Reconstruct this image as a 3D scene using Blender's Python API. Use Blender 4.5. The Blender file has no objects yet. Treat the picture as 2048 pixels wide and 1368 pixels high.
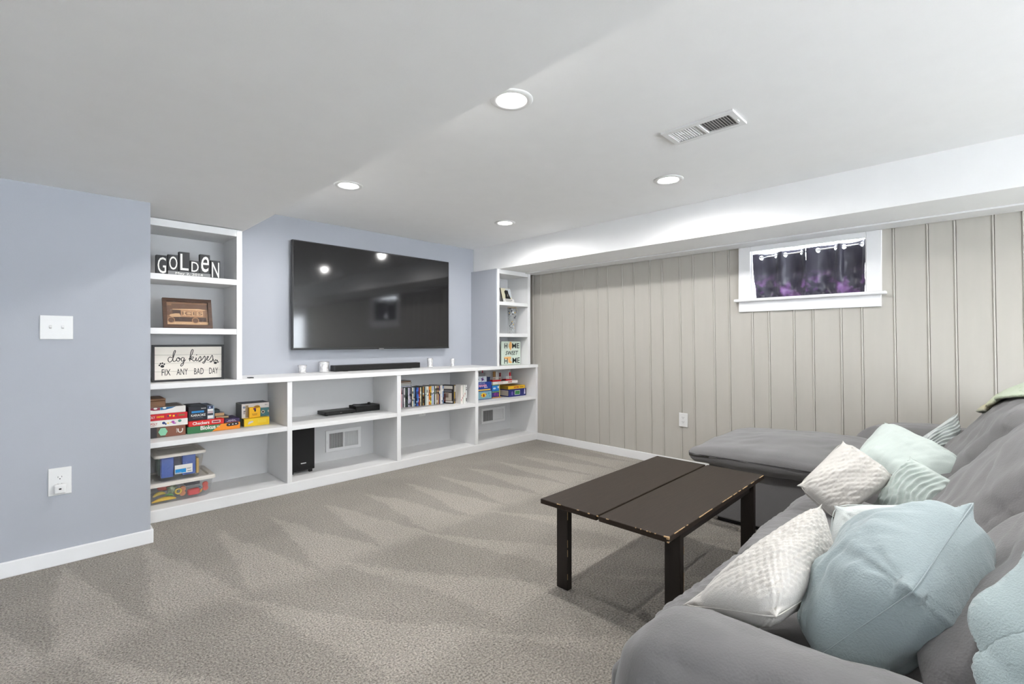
import bpy, bmesh, math, random
import numpy as np
from mathutils import Vector, Matrix, noise
random.seed(7)
SC = bpy.context.scene
COL = SC.collection
PI = math.pi
D2R = PI / 180

# ------------------------------------------------------------------ camera, world, exposure
cam = bpy.data.cameras.new('camera')
cam.sensor_width = 36.0
cam.lens = 36.0 * 946.0 / 2048.0
cam.shift_y = -1.5 / 2048.0
cam.clip_start = 0.02
co = bpy.data.objects.new('camera', cam)
co.location = (0, 0, 1.15)
co.rotation_euler = (PI / 2, 0, -PI / 4)
COL.objects.link(co)
SC.camera = co

world = bpy.data.worlds.new('sky')
SC.world = world
world.use_nodes = True
wbg = world.node_tree.nodes['Background']
wbg.inputs[0].default_value = (0.93, 0.965, 1.0, 1)
wbg.inputs[1].default_value = 18.0

SC.view_settings.view_transform = 'Standard'
SC.view_settings.look = 'None'
SC.view_settings.gamma = 1.0
SC.view_settings.use_curve_mapping = False
SC.view_settings.exposure = 0.32

LAMP_W = 8.4          # each recessed lamp
LAMP_COL = (1.0, 0.985, 0.965)

# ------------------------------------------------------------------ materials
MATS = {}
def mat(name, col, rough=0.6, metal=0.0, spec=0.5, bump=0.0, bscale=60.0, var=0.0, vscale=8.0,
        trans=0.0, ior=1.45, sheen=0.0, stretch=None, emit=None, estr=0.0, coat=0.0):
    if name in MATS: return MATS[name]
    m = bpy.data.materials.new(name); m.use_nodes = True
    nt = m.node_tree; N = nt.nodes; L = nt.links
    b = N['Principled BSDF']
    c4 = (col[0], col[1], col[2], 1)
    b.inputs['Base Color'].default_value = c4
    b.inputs['Roughness'].default_value = rough
    b.inputs['Metallic'].default_value = metal
    b.inputs['Specular IOR Level'].default_value = spec
    b.inputs['IOR'].default_value = ior
    b.inputs['Transmission Weight'].default_value = trans
    b.inputs['Sheen Weight'].default_value = sheen
    b.inputs['Coat Weight'].default_value = coat
    if emit:
        b.inputs['Emission Color'].default_value = (*emit, 1); b.inputs['Emission Strength'].default_value = estr
    tc = N.new('ShaderNodeTexCoord')
    vec = tc.outputs['Object']
    if stretch:
        mp = N.new('ShaderNodeMapping'); mp.inputs['Scale'].default_value = stretch
        L.new(vec, mp.inputs[0]); vec = mp.outputs[0]
    nz = N.new('ShaderNodeTexNoise'); nz.inputs['Scale'].default_value = vscale; nz.inputs['Detail'].default_value = 4
    L.new(vec, nz.inputs['Vector'])
    mr = N.new('ShaderNodeMapRange')
    v = max(var, 0.012)
    mr.inputs[1].default_value = 0.25; mr.inputs[2].default_value = 0.75
    mr.inputs[3].default_value = 1 - v; mr.inputs[4].default_value = 1 + v
    L.new(nz.outputs[0], mr.inputs[0])
    vm = N.new('ShaderNodeVectorMath'); vm.operation = 'SCALE'
    vm.inputs[0].default_value = col
    L.new(mr.outputs[0], vm.inputs['Scale']); L.new(vm.outputs[0], b.inputs['Base Color'])
    if bump > 0:
        n2 = N.new('ShaderNodeTexNoise'); n2.inputs['Scale'].default_value = bscale; n2.inputs['Detail'].default_value = 3
        L.new(vec, n2.inputs['Vector'])
        bp = N.new('ShaderNodeBump'); bp.inputs['Strength'].default_value = bump; bp.inputs['Distance'].default_value = 0.01
        L.new(n2.outputs[0], bp.inputs['Height']); L.new(bp.outputs[0], b.inputs['Normal'])
    MATS[name] = m
    return m

def srgb(r, g, b):
    f = lambda c: (c / 255 / 12.92) if c / 255 <= 0.04045 else ((c / 255 + 0.055) / 1.055) ** 2.4
    return (f(r), f(g), f(b))
def cm(r, g, b, rough=0.55, **k):      # flat printed colour by its sRGB value
    return mat('ink_%d_%d_%d' % (r, g, b), srgb(r, g, b), rough, **k)

def pane_mat(name, tint, clear, rough=0.02):
    """thin sheet of clear plastic or glass: transparent with a little glossy and diffuse"""
    if name in MATS: return MATS[name]
    m = bpy.data.materials.new(name); m.use_nodes = True
    nt = m.node_tree; N = nt.nodes; L = nt.links; N.clear()
    out = N.new('ShaderNodeOutputMaterial')
    tr = N.new('ShaderNodeBsdfTransparent'); tr.inputs[0].default_value = (*tint, 1)
    gl = N.new('ShaderNodeBsdfGlossy'); gl.inputs[0].default_value = (1, 1, 1, 1); gl.inputs['Roughness'].default_value = rough
    df = N.new('ShaderNodeBsdfDiffuse'); df.inputs[0].default_value = (*tint, 1)
    lw = N.new('ShaderNodeLayerWeight'); lw.inputs['Blend'].default_value = 0.5      # facing = 1 - |cos|
    pw = N.new('ShaderNodeMath'); pw.operation = 'POWER'; pw.inputs[1].default_value = 5.0; L.new(lw.outputs['Facing'], pw.inputs[0])
    fr = N.new('ShaderNodeMath'); fr.operation = 'MULTIPLY_ADD'; fr.inputs[1].default_value = 0.75; fr.inputs[2].default_value = 0.03; L.new(pw.outputs[0], fr.inputs[0])
    m1 = N.new('ShaderNodeMixShader'); m1.inputs[0].default_value = 1 - clear
    L.new(tr.outputs[0], m1.inputs[1]); L.new(df.outputs[0], m1.inputs[2])
    m2 = N.new('ShaderNodeMixShader')
    L.new(fr.outputs[0], m2.inputs[0]); L.new(m1.outputs[0], m2.inputs[1]); L.new(gl.outputs[0], m2.inputs[2])
    L.new(m2.outputs[0], out.inputs[0])
    MATS[name] = m
    return m

M_ceil = mat('ceiling_paint', (0.90, 0.90, 0.90), 0.9, spec=0.2, bump=0.03, bscale=180)
M_blue = mat('blue_grey_paint', (0.415, 0.432, 0.472), 0.85, spec=0.25, bump=0.04, bscale=200, var=0.015, vscale=2)
M_plank = mat('greige_plank_paint', (0.475, 0.452, 0.408), 0.6, spec=0.3, bump=0.05, bscale=30, var=0.03, vscale=3, stretch=(1, 6, 0.6))
M_gap = mat('plank_gap', (0.40, 0.38, 0.35), 0.9)
M_trim = mat('white_trim_paint', (0.84, 0.84, 0.845), 0.42, spec=0.4, bump=0.02, bscale=90)
M_shelf = mat('white_shelf_paint', (0.80, 0.80, 0.80), 0.5, spec=0.35, bump=0.02, bscale=90)
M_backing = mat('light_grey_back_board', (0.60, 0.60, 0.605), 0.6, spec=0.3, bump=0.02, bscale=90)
M_plate = mat('white_plastic', (0.76, 0.76, 0.75), 0.35)
M_dark = mat('dark_slot', (0.03, 0.03, 0.03), 0.7)
M_black = mat('black_plastic', (0.012, 0.012, 0.013), 0.45)
M_tvframe = mat('tv_frame', (0.02, 0.02, 0.021), 0.35)
M_chrome = mat('chrome', (0.8, 0.8, 0.82), 0.12, metal=1.0)
M_vent = mat('vent_white_metal', (0.78, 0.78, 0.78), 0.45)
M_ventdark = mat('vent_duct_dark', (0.15, 0.15, 0.15), 0.9)

# ------------------------------------------------------------------ object helpers
WM = {}
def tag(o, label=None, cat=None, group=None, kind=None):
    if label: o['label'] = label
    if cat: o['category'] = cat
    if group: o['group'] = group
    if kind: o['kind'] = kind
    return o
def root(name, label, cat, loc=(0, 0, 0), rotz=0.0, group=None):
    o = bpy.data.objects.new(name, None); o.empty_display_size = 0.05
    COL.objects.link(o); o.location = loc; o.rotation_euler = (0, 0, rotz)
    WM[o] = Matrix.Translation(loc) @ Matrix.Rotation(rotz, 4, 'Z')
    return tag(o, label, cat, group)
def put(name, me, m, parent=None, local=False, smooth=False, label=None):
    """link a mesh (world coordinates unless local) as ONE object"""
    if isinstance(me, bmesh.types.BMesh):
        bm = me; me = bpy.data.meshes.new(name); bm.to_mesh(me); bm.free()
    W = WM.get(parent, Matrix.Identity(4)) if parent is not None else Matrix.Identity(4)
    if parent is not None and not local:
        me.transform(W.inverted())
    o = bpy.data.objects.new(name, me); COL.objects.link(o)
    if m is not None and len(me.materials) == 0: me.materials.append(m)
    if smooth:
        me.polygons.foreach_set('use_smooth', [True] * len(me.polygons))
    if parent is not None: o.parent = parent
    WM[o] = W
    if label: o['label'] = label
    return o
def solo(name, me, m, label, cat, group=None, smooth=False, center=True):
    """a thing that is a single mesh; origin moved to its base"""
    if isinstance(me, bmesh.types.BMesh):
        bm = me; me = bpy.data.meshes.new(name); bm.to_mesh(me); bm.free()
    co = np.empty(len(me.vertices) * 3); me.vertices.foreach_get('co', co); co = co.reshape(-1, 3)
    mn, mx = co.min(0), co.max(0)
    b = Vector(((mn[0] + mx[0]) / 2, (mn[1] + mx[1]) / 2, mn[2]))
    me.transform(Matrix.Translation(-b))
    o = put(name, me, m, smooth=smooth); o.location = b; WM[o] = Matrix.Translation(b)
    return tag(o, label, cat, group)
def copy_tree(src, loc, label=None, rotz=None):
    c = src.copy(); COL.objects.link(c); c.location = loc
    if rotz is not None: c.rotation_euler = (0, 0, rotz)
    if label: c['label'] = label
    for ch in [o for o in COL.objects if o.parent == src]:
        d = ch.copy(); COL.objects.link(d); d.parent = c
        for g in [o for o in COL.objects if o.parent == ch]:
            e = g.copy(); COL.objects.link(e); e.parent = d
    return c

def box(bm, x0, x1, y0, y1, z0, z1, bev=0.0, seg=2):
    vs = [bm.verts.new((x, y, z)) for z in (z0, z1) for y in (y0, y1) for x in (x0, x1)]
    fs = [(0, 2, 3, 1), (4, 5, 7, 6), (0, 1, 5, 4), (1, 3, 7, 5), (3, 2, 6, 7), (2, 0, 4, 6)]
    F = [bm.faces.new([vs[i] for i in f]) for f in fs]
    if bev > 0:
        es = list({e for f in F for e in f.edges})
        bmesh.ops.bevel(bm, geom=es, offset=bev, segments=seg, affect='EDGES', profile=0.5)
    return vs
def B(*a, **k):
    bm = bmesh.new(); box(bm, *a, **k); return bm
def prism(pts, y0, y1):      # polygon in (x,z), extruded along y
    bm = bmesh.new()
    a = [bm.verts.new((x, y0, z)) for x, z in pts]; b = [bm.verts.new((x, y1, z)) for x, z in pts]
    bm.faces.new(a); bm.faces.new(b[::-1])
    n = len(pts)
    for i in range(n): bm.faces.new((a[i], b[i], b[(i + 1) % n], a[(i + 1) % n]))
    bmesh.ops.recalc_face_normals(bm, faces=bm.faces)
    return bm
def lathe(bm, prof, c=(0, 0, 0), seg=32, axis='Z'):
    rings = []
    for r, h in prof:
        ring = []
        for i in range(seg):
            a = 2 * PI * i / seg
            p = (r * math.cos(a), r * math.sin(a), h)
            if axis == 'X': p = (p[2], p[0], p[1])
            if axis == 'Y': p = (p[0], p[2], p[1])
            ring.append(bm.verts.new((p[0] + c[0], p[1] + c[1], p[2] + c[2])))
        rings.append(ring)
    for a, b in zip(rings, rings[1:]):
        for i in range(seg): bm.faces.new((a[i], a[(i + 1) % seg], b[(i + 1) % seg], b[i]))
    if prof[0][0] > 1e-6: bm.faces.new(rings[0][::-1])
    if prof[-1][0] > 1e-6: bm.faces.new(rings[-1])
    bmesh.ops.remove_doubles(bm, verts=bm.verts, dist=1e-6)
    bmesh.ops.recalc_face_normals(bm, faces=bm.faces)
    return bm
def tube(bm, pts, r, seg=8, cap=True):
    pts = [Vector(p) for p in pts]; rings = []
    for i, p in enumerate(pts):
        t = (pts[min(i + 1, len(pts) - 1)] - pts[max(i - 1, 0)]).normalized()
        up = Vector((0, 0, 1)) if abs(t.z) < 0.9 else Vector((1, 0, 0))
        a = t.cross(up).normalized(); b = t.cross(a)
        rr = r[i] if isinstance(r, (list, tuple)) else r
        rings.append([bm.verts.new(p + a * rr * math.cos(2 * PI * k / seg) + b * rr * math.sin(2 * PI * k / seg)) for k in range(seg)])
    for a, b in zip(rings, rings[1:]):
        for i in range(seg): bm.faces.new((a[i], a[(i + 1) % seg], b[(i + 1) % seg], b[i]))
    if cap: bm.faces.new(rings[0][::-1]); bm.faces.new(rings[-1])
    bmesh.ops.recalc_face_normals(bm, faces=bm.faces)
    return bm
def torus(bm, c, R, r, axis='X', seg=24, s2=8):
    rings = []
    for i in range(seg):
        a = 2 * PI * i / seg; ring = []
        for k in range(s2):
            b = 2 * PI * k / s2
            u = (R + r * math.cos(b)) * math.cos(a); v = (R + r * math.cos(b)) * math.sin(a); w = r * math.sin(b)
            p = {'X': (w, u, v), 'Y': (u, w, v), 'Z': (u, v, w)}[axis]
            ring.append(bm.verts.new((p[0] + c[0], p[1] + c[1], p[2] + c[2])))
        rings.append(ring)
    for i in range(seg):
        a, b = rings[i], rings[(i + 1) % seg]
        for k in range(s2): bm.faces.new((a[k], a[(k + 1) % s2], b[(k + 1) % s2], b[k]))
    bmesh.ops.recalc_face_normals(bm, faces=bm.faces)
    return bm
def spline(pts, n=8):
    P = [Vector(p) for p in pts]; out = []
    for i in range(len(P) - 1):
        p0, p1, p2, p3 = P[max(i - 1, 0)], P[i], P[i + 1], P[min(i + 2, len(P) - 1)]
        for k in range(n):
            t = k / n
            out.append(0.5 * ((2 * p1) + (p2 - p0) * t + (2 * p0 - 5 * p1 + 4 * p2 - p3) * t * t + (3 * p1 - p0 - 3 * p2 + p3) * t ** 3))
    out.append(P[-1]); return out
def text_mesh(s, w, h, ext=0.0008, shear=0.0, bold=0.0):
    c = bpy.data.curves.new('lettering', 'FONT'); c.body = s; c.size = 1; c.extrude = 0.01; c.resolution_u = 3
    c.shear = shear; c.offset = bold
    o = bpy.data.objects.new('lettering', c)
    me = bpy.data.meshes.new_from_object(o)
    bpy.data.objects.remove(o); bpy.data.curves.remove(c)
    v = np.empty(len(me.vertices) * 3); me.vertices.foreach_get('co', v); v = v.reshape(-1, 3)
    mn, mx = v.min(0), v.max(0)
    v = (v - mn) / np.maximum(mx - mn, 1e-6)
    q = np.stack([v[:, 0] * w, (0.5 - v[:, 2]) * ext * 2, v[:, 1] * h], 1)     # stands in XZ, reads towards -Y
    me.vertices.foreach_set('co', q.ravel()); me.update()
    return me
def text(s, x, y, z, w, h, m, parent, shear=0.0, bold=0.0, tilt=0.0, pivot=None, local=False, rotz=0.0, name='lettering'):
    """lettering standing on plane y facing -Y, lower left corner at x,z"""
    me = text_mesh(s, w, h, shear=shear, bold=bold)
    me.transform(Matrix.Translation((x, y, z)) @ Matrix.Rotation(rotz, 4, 'Z'))
    if pivot is not None:
        me.transform(Matrix.Translation(pivot) @ Matrix.Rotation(tilt, 4, 'X') @ Matrix.Translation(-Vector(pivot)))
    return put(name, me, m, parent, local=local)
def tilted(bm, pivot, ang, axis='X'):
    M_ = Matrix.Translation(pivot) @ Matrix.Rotation(ang, 4, axis) @ Matrix.Translation(-Vector(pivot))
    bm.transform(M_); return bm
def disc(bm, x, y, z, rx, rz, n=24, d=0.0008):
    a = [bm.verts.new((x + rx * math.cos(2 * PI * i / n), y - d, z + rz * math.sin(2 * PI * i / n))) for i in range(n)]
    b = [bm.verts.new((v.co.x, y, v.co.z)) for v in a]
    bm.faces.new(a)
    for i in range(n): bm.faces.new((a[i], a[(i + 1) % n], b[(i + 1) % n], b[i]))
    bmesh.ops.recalc_face_normals(bm, faces=bm.faces)
    return bm
def structure(name, bm, m, parent=None):
    o = put(name, bm, m, parent)
    if parent is None: o['kind'] = 'structure'
    return o

# ------------------------------------------------------------------ soft things
def softbox(center, half, r, n=26, bulge=(0, 0, 0), fn=None, seed=0.0, wr=0.004, wscale=(6, 6, 6), rot=None):
    """a padded box: rounded edges, bulged faces, wrinkled; fn(p)->p deforms in local space"""
    bm = bmesh.new(); bmesh.ops.create_cube(bm, size=2)
    bmesh.ops.subdivide_edges(bm, edges=bm.edges, cuts=n, use_grid_fill=True)
    half = Vector(half); inner = Vector([max(h - r, 1e-4) for h in half])
    for v in bm.verts:
        p = Vector(v.co)
        P = Vector((p.x * half.x, p.y * half.y, p.z * half.z))
        c = Vector([max(-i, min(i, q)) for q, i in zip(P, inner)])
        d = P - c
        if d.length > 1e-9: d = d.normalized() * r
        q = c + d; u = p
        q.x += bulge[0] * u.x * (1 - u.y ** 2) * (1 - u.z ** 2)
        q.y += bulge[1] * u.y * (1 - u.x ** 2) * (1 - u.z ** 2)
        q.z += bulge[2] * u.z * (1 - u.x ** 2) * (1 - u.y ** 2)
        nn = d.normalized() if d.length > 1e-9 else Vector((0, 0, 1))
        w = noise.noise(Vector((q.x * wscale[0] + seed, q.y * wscale[1], q.z * wscale[2])))
        w += 0.5 * noise.noise(Vector((q.x * wscale[0] * 2.3 + seed, q.y * wscale[1] * 2.3 + 7, q.z * wscale[2] * 2.3)))
        q += nn * wr * w * 2
        if fn: q = fn(q)
        v.co = q
    T = Matrix.Translation(center)
    if rot: T = T @ rot
    bm.transform(T)
    return bm

def pillow(corners, t, n=56, pat=None, seed=0.0, pinch=0.10, wr=0.006, power=0.42, dent=None, cr=0.075):
    """stuffed cushion through four 3-D corners A,B,C,D (A-B-C-D in order); t = half thickness"""
    A, Bc, C, D = [Vector(c) for c in corners]
    nrm = (C - A).cross(D - Bc).normalized()
    bm = bmesh.new(); top = {}; bot = {}
    for j in range(n + 1):
        for i in range(n + 1):
            u = -1 + 2 * i / n; v = -1 + 2 * j / n
            uu = u * (1 - pinch * (1 - v * v) * abs(u)); vv = v * (1 - pinch * (1 - u * u) * abs(v))
            cr_ = 1 - cr * (u * u * v * v) ** 3; uu *= cr_; vv *= cr_
            s, q = (uu + 1) / 2, (vv + 1) / 2
            base = A * (1 - s) * (1 - q) + Bc * s * (1 - q) + C * s * q + D * (1 - s) * q
            rr_ = (abs(u) ** 4.5 + abs(v) ** 4.5) ** (1 / 4.5)
            th = t * (0.4 * (max(0, (1 - u * u)) * max(0, (1 - v * v))) ** power + 0.6 * max(0, 1 - rr_ ** 2.2) ** 0.5)
            if not (i in (0, n) or j in (0, n)): th = max(th, 0.004)
            edge = i in (0, n) or j in (0, n)
            for side, dct in ((1, top), (-1, bot)):
                if edge and side == -1: bot[i, j] = top[i, j]; continue
                k = th
                e = min(1.0, 5 * (1 - max(abs(u), abs(v))))
                w = noise.noise(Vector((u * 2.2 + seed, v * 2.2 + side * 3, seed)))
                # gathers that run from the corners
                cr = math.hypot(abs(u) - 1, abs(v) - 1)
                ang = math.atan2(1 - abs(v) + 1e-6, 1 - abs(u) + 1e-6)
                g = math.sin(ang * 15 + seed * 3 + (u > 0) * 2 + (v > 0)) * math.exp(-cr * 2.8) * min(1, cr * 4)
                k += wr * (2.0 * w + 1.0 * g + 0.7 * noise.noise(Vector((u * 2 + v * 3 + seed, (v - u * 0.4) * 9, side)))) * e
                if pat: k += pat(u, v, side) * e
                if dent: k += dent(u, v, side)
                dct[i, j] = bm.verts.new(base + nrm * side * k)
    for j in range(n):
        for i in range(n):
            bm.faces.new((top[i, j], top[i + 1, j], top[i + 1, j + 1], top[i, j + 1]))
            f = [bot[i, j], bot[i, j + 1], bot[i + 1, j + 1], bot[i + 1, j]]
            bm.faces.new(f)
    bmesh.ops.recalc_face_normals(bm, faces=bm.faces)
    return bm

# ================================================================== ROOM SHELL
XW, YW = 4.14, 4.155          # panelled wall, television wall
ZU, ZL, ZS = 2.20, 1.94, 1.936  # main ceiling, dropped ceiling, soffit underside
X0, Y0 = -3.2, -4.2           # unseen far walls

def carpet_material():
    m = bpy.data.materials.new('carpet'); m.use_nodes = True
    nt = m.node_tree; N = nt.nodes; L = nt.links; b = N['Principled BSDF']
    b.inputs['Roughness'].default_value = 1.0; b.inputs['Specular IOR Level'].default_value = 0.05
    b.inputs['Sheen Weight'].default_value = 0.15
    tc = N.new('ShaderNodeTexCoord'); P = tc.outputs['Object']
    sep = N.new('ShaderNodeSeparateXYZ')
    # wobble for the vacuum tracks
    wob = N.new('ShaderNodeTexNoise'); wob.inputs['Scale'].default_value = 2.2; wob.inputs['Detail'].default_value = 3
    L.new(P, wob.inputs['Vector'])
    mix = N.new('ShaderNodeVectorMath'); mix.operation = 'MULTIPLY_ADD'
    mix.inputs[1].default_value = (0.16, 0.16, 0.0)
    L.new(wob.outputs['Color'], mix.inputs[0]); L.new(P, mix.inputs[2]); L.new(mix.outputs[0], sep.inputs[0])
    def mth(op, a, c=None):
        n = N.new('ShaderNodeMath'); n.operation = op
        for i, s in enumerate((a, c)):
            if s is None: continue
            if isinstance(s, (int, float)): n.inputs[i].default_value = s
            else: L.new(s, n.inputs[i])
        return n.outputs[0]
    fine = N.new('ShaderNodeTexNoise'); fine.inputs['Scale'].default_value = 34; fine.inputs['Detail'].default_value = 3; L.new(P, fine.inputs['Vector'])
    def step(x, a, b_):
        n = N.new('ShaderNodeMapRange'); n.interpolation_type = 'SMOOTHSTEP'
        n.inputs[1].default_value = a; n.inputs[2].default_value = b_; L.new(x, n.inputs[0]); return n.outputs[0]
    def wedges(skew, kx, y0, y1, power):
        # one row of vacuum strokes: light wedges, broad at y0 and pointed at y1
        xs = mth('ADD', sep.outputs[0], mth('MULTIPLY', sep.outputs[1], skew))
        pp = mth('POWER', mth('PINGPONG', mth('MULTIPLY', xs, kx), 1.0), power)
        fr = mth('DIVIDE', mth('SUBTRACT', sep.outputs[1], y0), y1 - y0)
        fz = mth('MULTIPLY', mth('SUBTRACT', fine.outputs[0], 0.5), 0.55)
        w = step(mth('ADD', mth('SUBTRACT', pp, fr), fz), -0.10, 0.10)
        return mth('MULTIPLY', w, mth('MULTIPLY', step(sep.outputs[1], y0 - 0.06, y0 + 0.10), step(sep.outputs[1], y1 + 0.02, y1 - 0.10)))
    w1 = wedges(0.10, 6.0, 2.42, 3.42, 1.0)
    w2 = mth('ADD', wedges(0.45, 3.9, 1.45, 2.50, 1.8), mth('MULTIPLY', wedges(0.75, 2.9, 0.35, 1.50, 2.2), 0.8))
    patch = N.new('ShaderNodeTexNoise'); patch.inputs['Scale'].default_value = 1.6; patch.inputs['Detail'].default_value = 4
    L.new(P, patch.inputs['Vector'])
    tone = mth('ADD', mth('MULTIPLY', w1, 0.22), mth('ADD', mth('MULTIPLY', w2, 0.19), mth('MULTIPLY', patch.outputs[0], 0.55)))
    # tufts
    vor = N.new('ShaderNodeTexVoronoi'); vor.inputs['Scale'].default_value = 150; L.new(P, vor.inputs['Vector'])
    vo2 = N.new('ShaderNodeTexNoise'); vo2.inputs['Scale'].default_value = 125; vo2.inputs['Detail'].default_value = 2; L.new(P, vo2.inputs['Vector'])
    spk = N.new('ShaderNodeMapRange'); spk.inputs[1].default_value = 0.25; spk.inputs[2].default_value = 0.75
    spk.inputs[3].default_value = 0.40; spk.inputs[4].default_value = 1.56
    L.new(vo2.outputs[0], spk.inputs[0])
    tot = mth('MULTIPLY', mth('ADD', tone, 0.63), spk.outputs[0])
    vm = N.new('ShaderNodeVectorMath'); vm.operation = 'SCALE'; vm.inputs[0].default_value = (0.360, 0.331, 0.289)
    L.new(tot, vm.inputs['Scale']); L.new(vm.outputs[0], b.inputs['Base Color'])
    bp = N.new('ShaderNodeBump'); bp.inputs['Strength'].default_value = 0.9; bp.inputs['Distance'].default_value = 0.006
    L.new(mth('ADD', vo2.outputs[0], mth('MULTIPLY', vor.outputs['Distance'], -0.9)), bp.inputs['Height'])
    L.new(bp.outputs[0], b.inputs['Normal'])
    return m
M_carpet = carpet_material()
structure('floor', B(X0, XW + 0.1, Y0, YW + 0.1, -0.1, 0.0), M_carpet)

ceil = structure('ceiling', B(X0, XW + 0.1, Y0, YW + 0.1, ZU, ZU + 0.1), M_ceil)
put('dropped_ceiling', B(X0, 1.04, Y0, YW, ZL, ZU), M_ceil, ceil)
put('soffit', B(3.529, XW, Y0, YW, ZS, ZU), M_ceil, ceil)

bm = bmesh.new(); box(bm, X0, 0.40, 3.37, YW + 0.1, 0, ZL); box(bm, 0.40, 0.45, 3.37, 3.70, 0, ZL)
structure('wall_left', bm, M_blue)
wall_b = structure('wall_back', B(0.40, XW + 0.1, YW, YW + 0.1, 0, ZU), M_blue)
put('niche_return', B(3.494, 3.5045, 3.734, YW, 0.8805, ZS), M_blue, wall_b)
bm = bmesh.new(); ADDED_DOORS = ((1.08, 3.30, 2.00), (-1.60, -0.15, 1.86))  # openings for unseen doors, added to bring in fill daylight
xa = X0
for fx0, fx1, fz in sorted(ADDED_DOORS):
    box(bm, xa, fx0, Y0 - 0.1, Y0, 0, ZU); box(bm, fx0, fx1, Y0 - 0.1, Y0, fz, ZU); xa = fx1
box(bm, xa, XW + 0.1, Y0 - 0.1, Y0, 0, ZU)
structure('wall_front', bm, M_blue)
structure('wall_side', B(X0 - 0.1, X0, Y0, 3.40, 0, ZL), M_blue)

# panelled wall with the window opening and, behind the camera, the glass door opening
WY0, WY1, WZ0, WZ1 = 0.593, 1.360, 1.497, 1.882
DY0, DY1, DZ1 = -4.0, -2.45, 1.78
bm = bmesh.new()
T0, T1 = XW + 0.012, XW + 0.16
box(bm, T0, T1, WY1, YW, 0, ZU); box(bm, T0, T1, WY0, WY1, 0, WZ0); box(bm, T0, T1, WY0, WY1, 1.945, ZU)
box(bm, T0, T1, DY1, WY0, 0, ZU); box(bm, T0, T1, DY0, DY1, DZ1, ZU); box(bm, T0, T1, Y0, DY0, 0, ZU)
wall_r = structure('wall_right', bm, M_gap)

def plank_mesh(w, h):
    """board with a half-round bead along its near edge; local: y from 0 (far) to -w, face at x=0"""
    g = 0.0015; b = 0.013
    prof = [(0.012, -g), (0.0015, -g), (0.0, -g - 0.002)]
    prof += [(0.0, -(w - b) + 0.002), (0.0012, -(w - b) + 0.0005)]
    for k in range(7):
        a = PI * k / 6
        prof.append((0.0012 - 0.0052 * math.sin(a), -(w - b / 2) + 0.0055 * math.cos(a)))
    prof.append((0.012, -(w - 0.0008)))
    bm = bmesh.new()
    a = [bm.verts.new((x, y, 0)) for x, y in prof]; c = [bm.verts.new((x, y, h)) for x, y in prof]
    n = len(prof)
    for i in range(n - 1): bm.faces.new((a[i], a[i + 1], c[i + 1], c[i]))
    bm.faces.new(a); bm.faces.new(c[::-1])
    bmesh.ops.recalc_face_normals(bm, faces=bm.faces)
    me = bpy.data.meshes.new('plank'); bm.to_mesh(me); bm.free(); me.materials.append(M_plank)
    return me
edges = [4.155, 3.955, 3.777, 3.651, 3.473, 3.345, 3.170, 3.042, 2.862, 2.738, 2.562, 2.433, 2.261, 2.134, 1.959, 1.836, 1.652, 1.526,
         1.342, 1.218, 1.040, 0.913, 0.736, 0.612, 0.430, 0.256, 0.124, -0.048]
y = -0.048; k = 0
while y > DY1 + 0.35:
    y -= (0.127, 0.176)[k % 2]; k += 1; edges.append(y)
PM = {}
LEAN = 0.0135
def add_plank(ya, yb, z0, z1):
    key = (round(ya - yb, 3), round(z1 - z0, 3))
    if key not in PM: PM[key] = plank_mesh(*key)
    o = bpy.data.objects.new('plank', PM[key]); COL.objects.link(o); o.parent = wall_r
    o.location = (XW, ya - LEAN * (1.2 - z0), z0)
    o.rotation_euler = (-LEAN, 0, 0)
for ya, yb in zip(edges, edges[1:]):
    if ya > WY0 - 0.005 and yb < WY1 + 0.005:      # boards cut by the window
        add_plank(ya, yb, 0.0, 1.44)
        if ya > 1.46: add_plank(ya, 1.40, 1.44, 1.93)
        if yb < 0.50: add_plank(0.56, yb, 1.44, 1.93)
    else:
        add_plank(ya, yb, 0.0, 1.93)

# baseboards and trim
structure('baseboard_left', (lambda b_: (box(b_, X0, 0.463, 3.356, 3.37, 0, 0.078, bev=0.004), box(b_, 0.45, 0.463, 3.372, 3.70, 0, 0.078, bev=0.003), b_)[-1])(bmesh.new()), M_trim)
structure('baseboard_right', B(XW - 0.022, XW - 0.008, DY1 + 0.09, 3.71, 0, 0.080, bev=0.004), M_trim)
structure('trim_1', B(XW - 0.195, XW - 0.007, DY1, 3.74, ZS - 0.012, ZS, bev=0.003), M_trim)

# window
win = structure('window_1', (lambda b_: (
    box(b_, XW - 0.022, XW + 0.004, WY1, 1.452, WZ0, 1.9235, bev=0.003),
    box(b_, XW - 0.022, XW + 0.004, 0.506, WY0, WZ0, 1.9235, bev=0.003),
    box(b_, XW - 0.0215, XW + 0.004, WY0, WY1, WZ1, 1.9235, bev=0.003), b_)[-1])(bmesh.new()), M_trim)
put('window_sill', B(XW - 0.062, XW + 0.13, 0.478, 1.478, 1.474, 1.497, bev=0.008, seg=3), M_trim, win)
put('apron', B(XW - 0.022, XW + 0.004, 0.508, 1.450, 1.392, 1.474, bev=0.003), M_trim, win)
bm = bmesh.new()
box(bm, XW + 0.004, XW + 0.16, WY1 - 0.008, WY1 + 0.004, WZ0, 1.945); box(bm, XW + 0.004, XW + 0.16, WY0 - 0.004, WY0 + 0.008, WZ0, 1.945)
box(bm, XW + 0.03, XW + 0.16, WY0, WY1, 1.934, 1.945)
put('jamb', bm, M_trim, win)
bm = bmesh.new()
for a in ((WY0, WY0 + 0.012, WZ0, 1.934), (WY1 - 0.012, WY1, WZ0, 1.934), (WY0 + 0.03, WY1 - 0.03, WZ0, WZ0 + 0.03), (WY0 + 0.03, WY1 - 0.03, 1.924, 1.934)):
    box(bm, XW + 0.12, XW + 0.15, *a)
put('sash', bm, M_trim, win)
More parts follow.
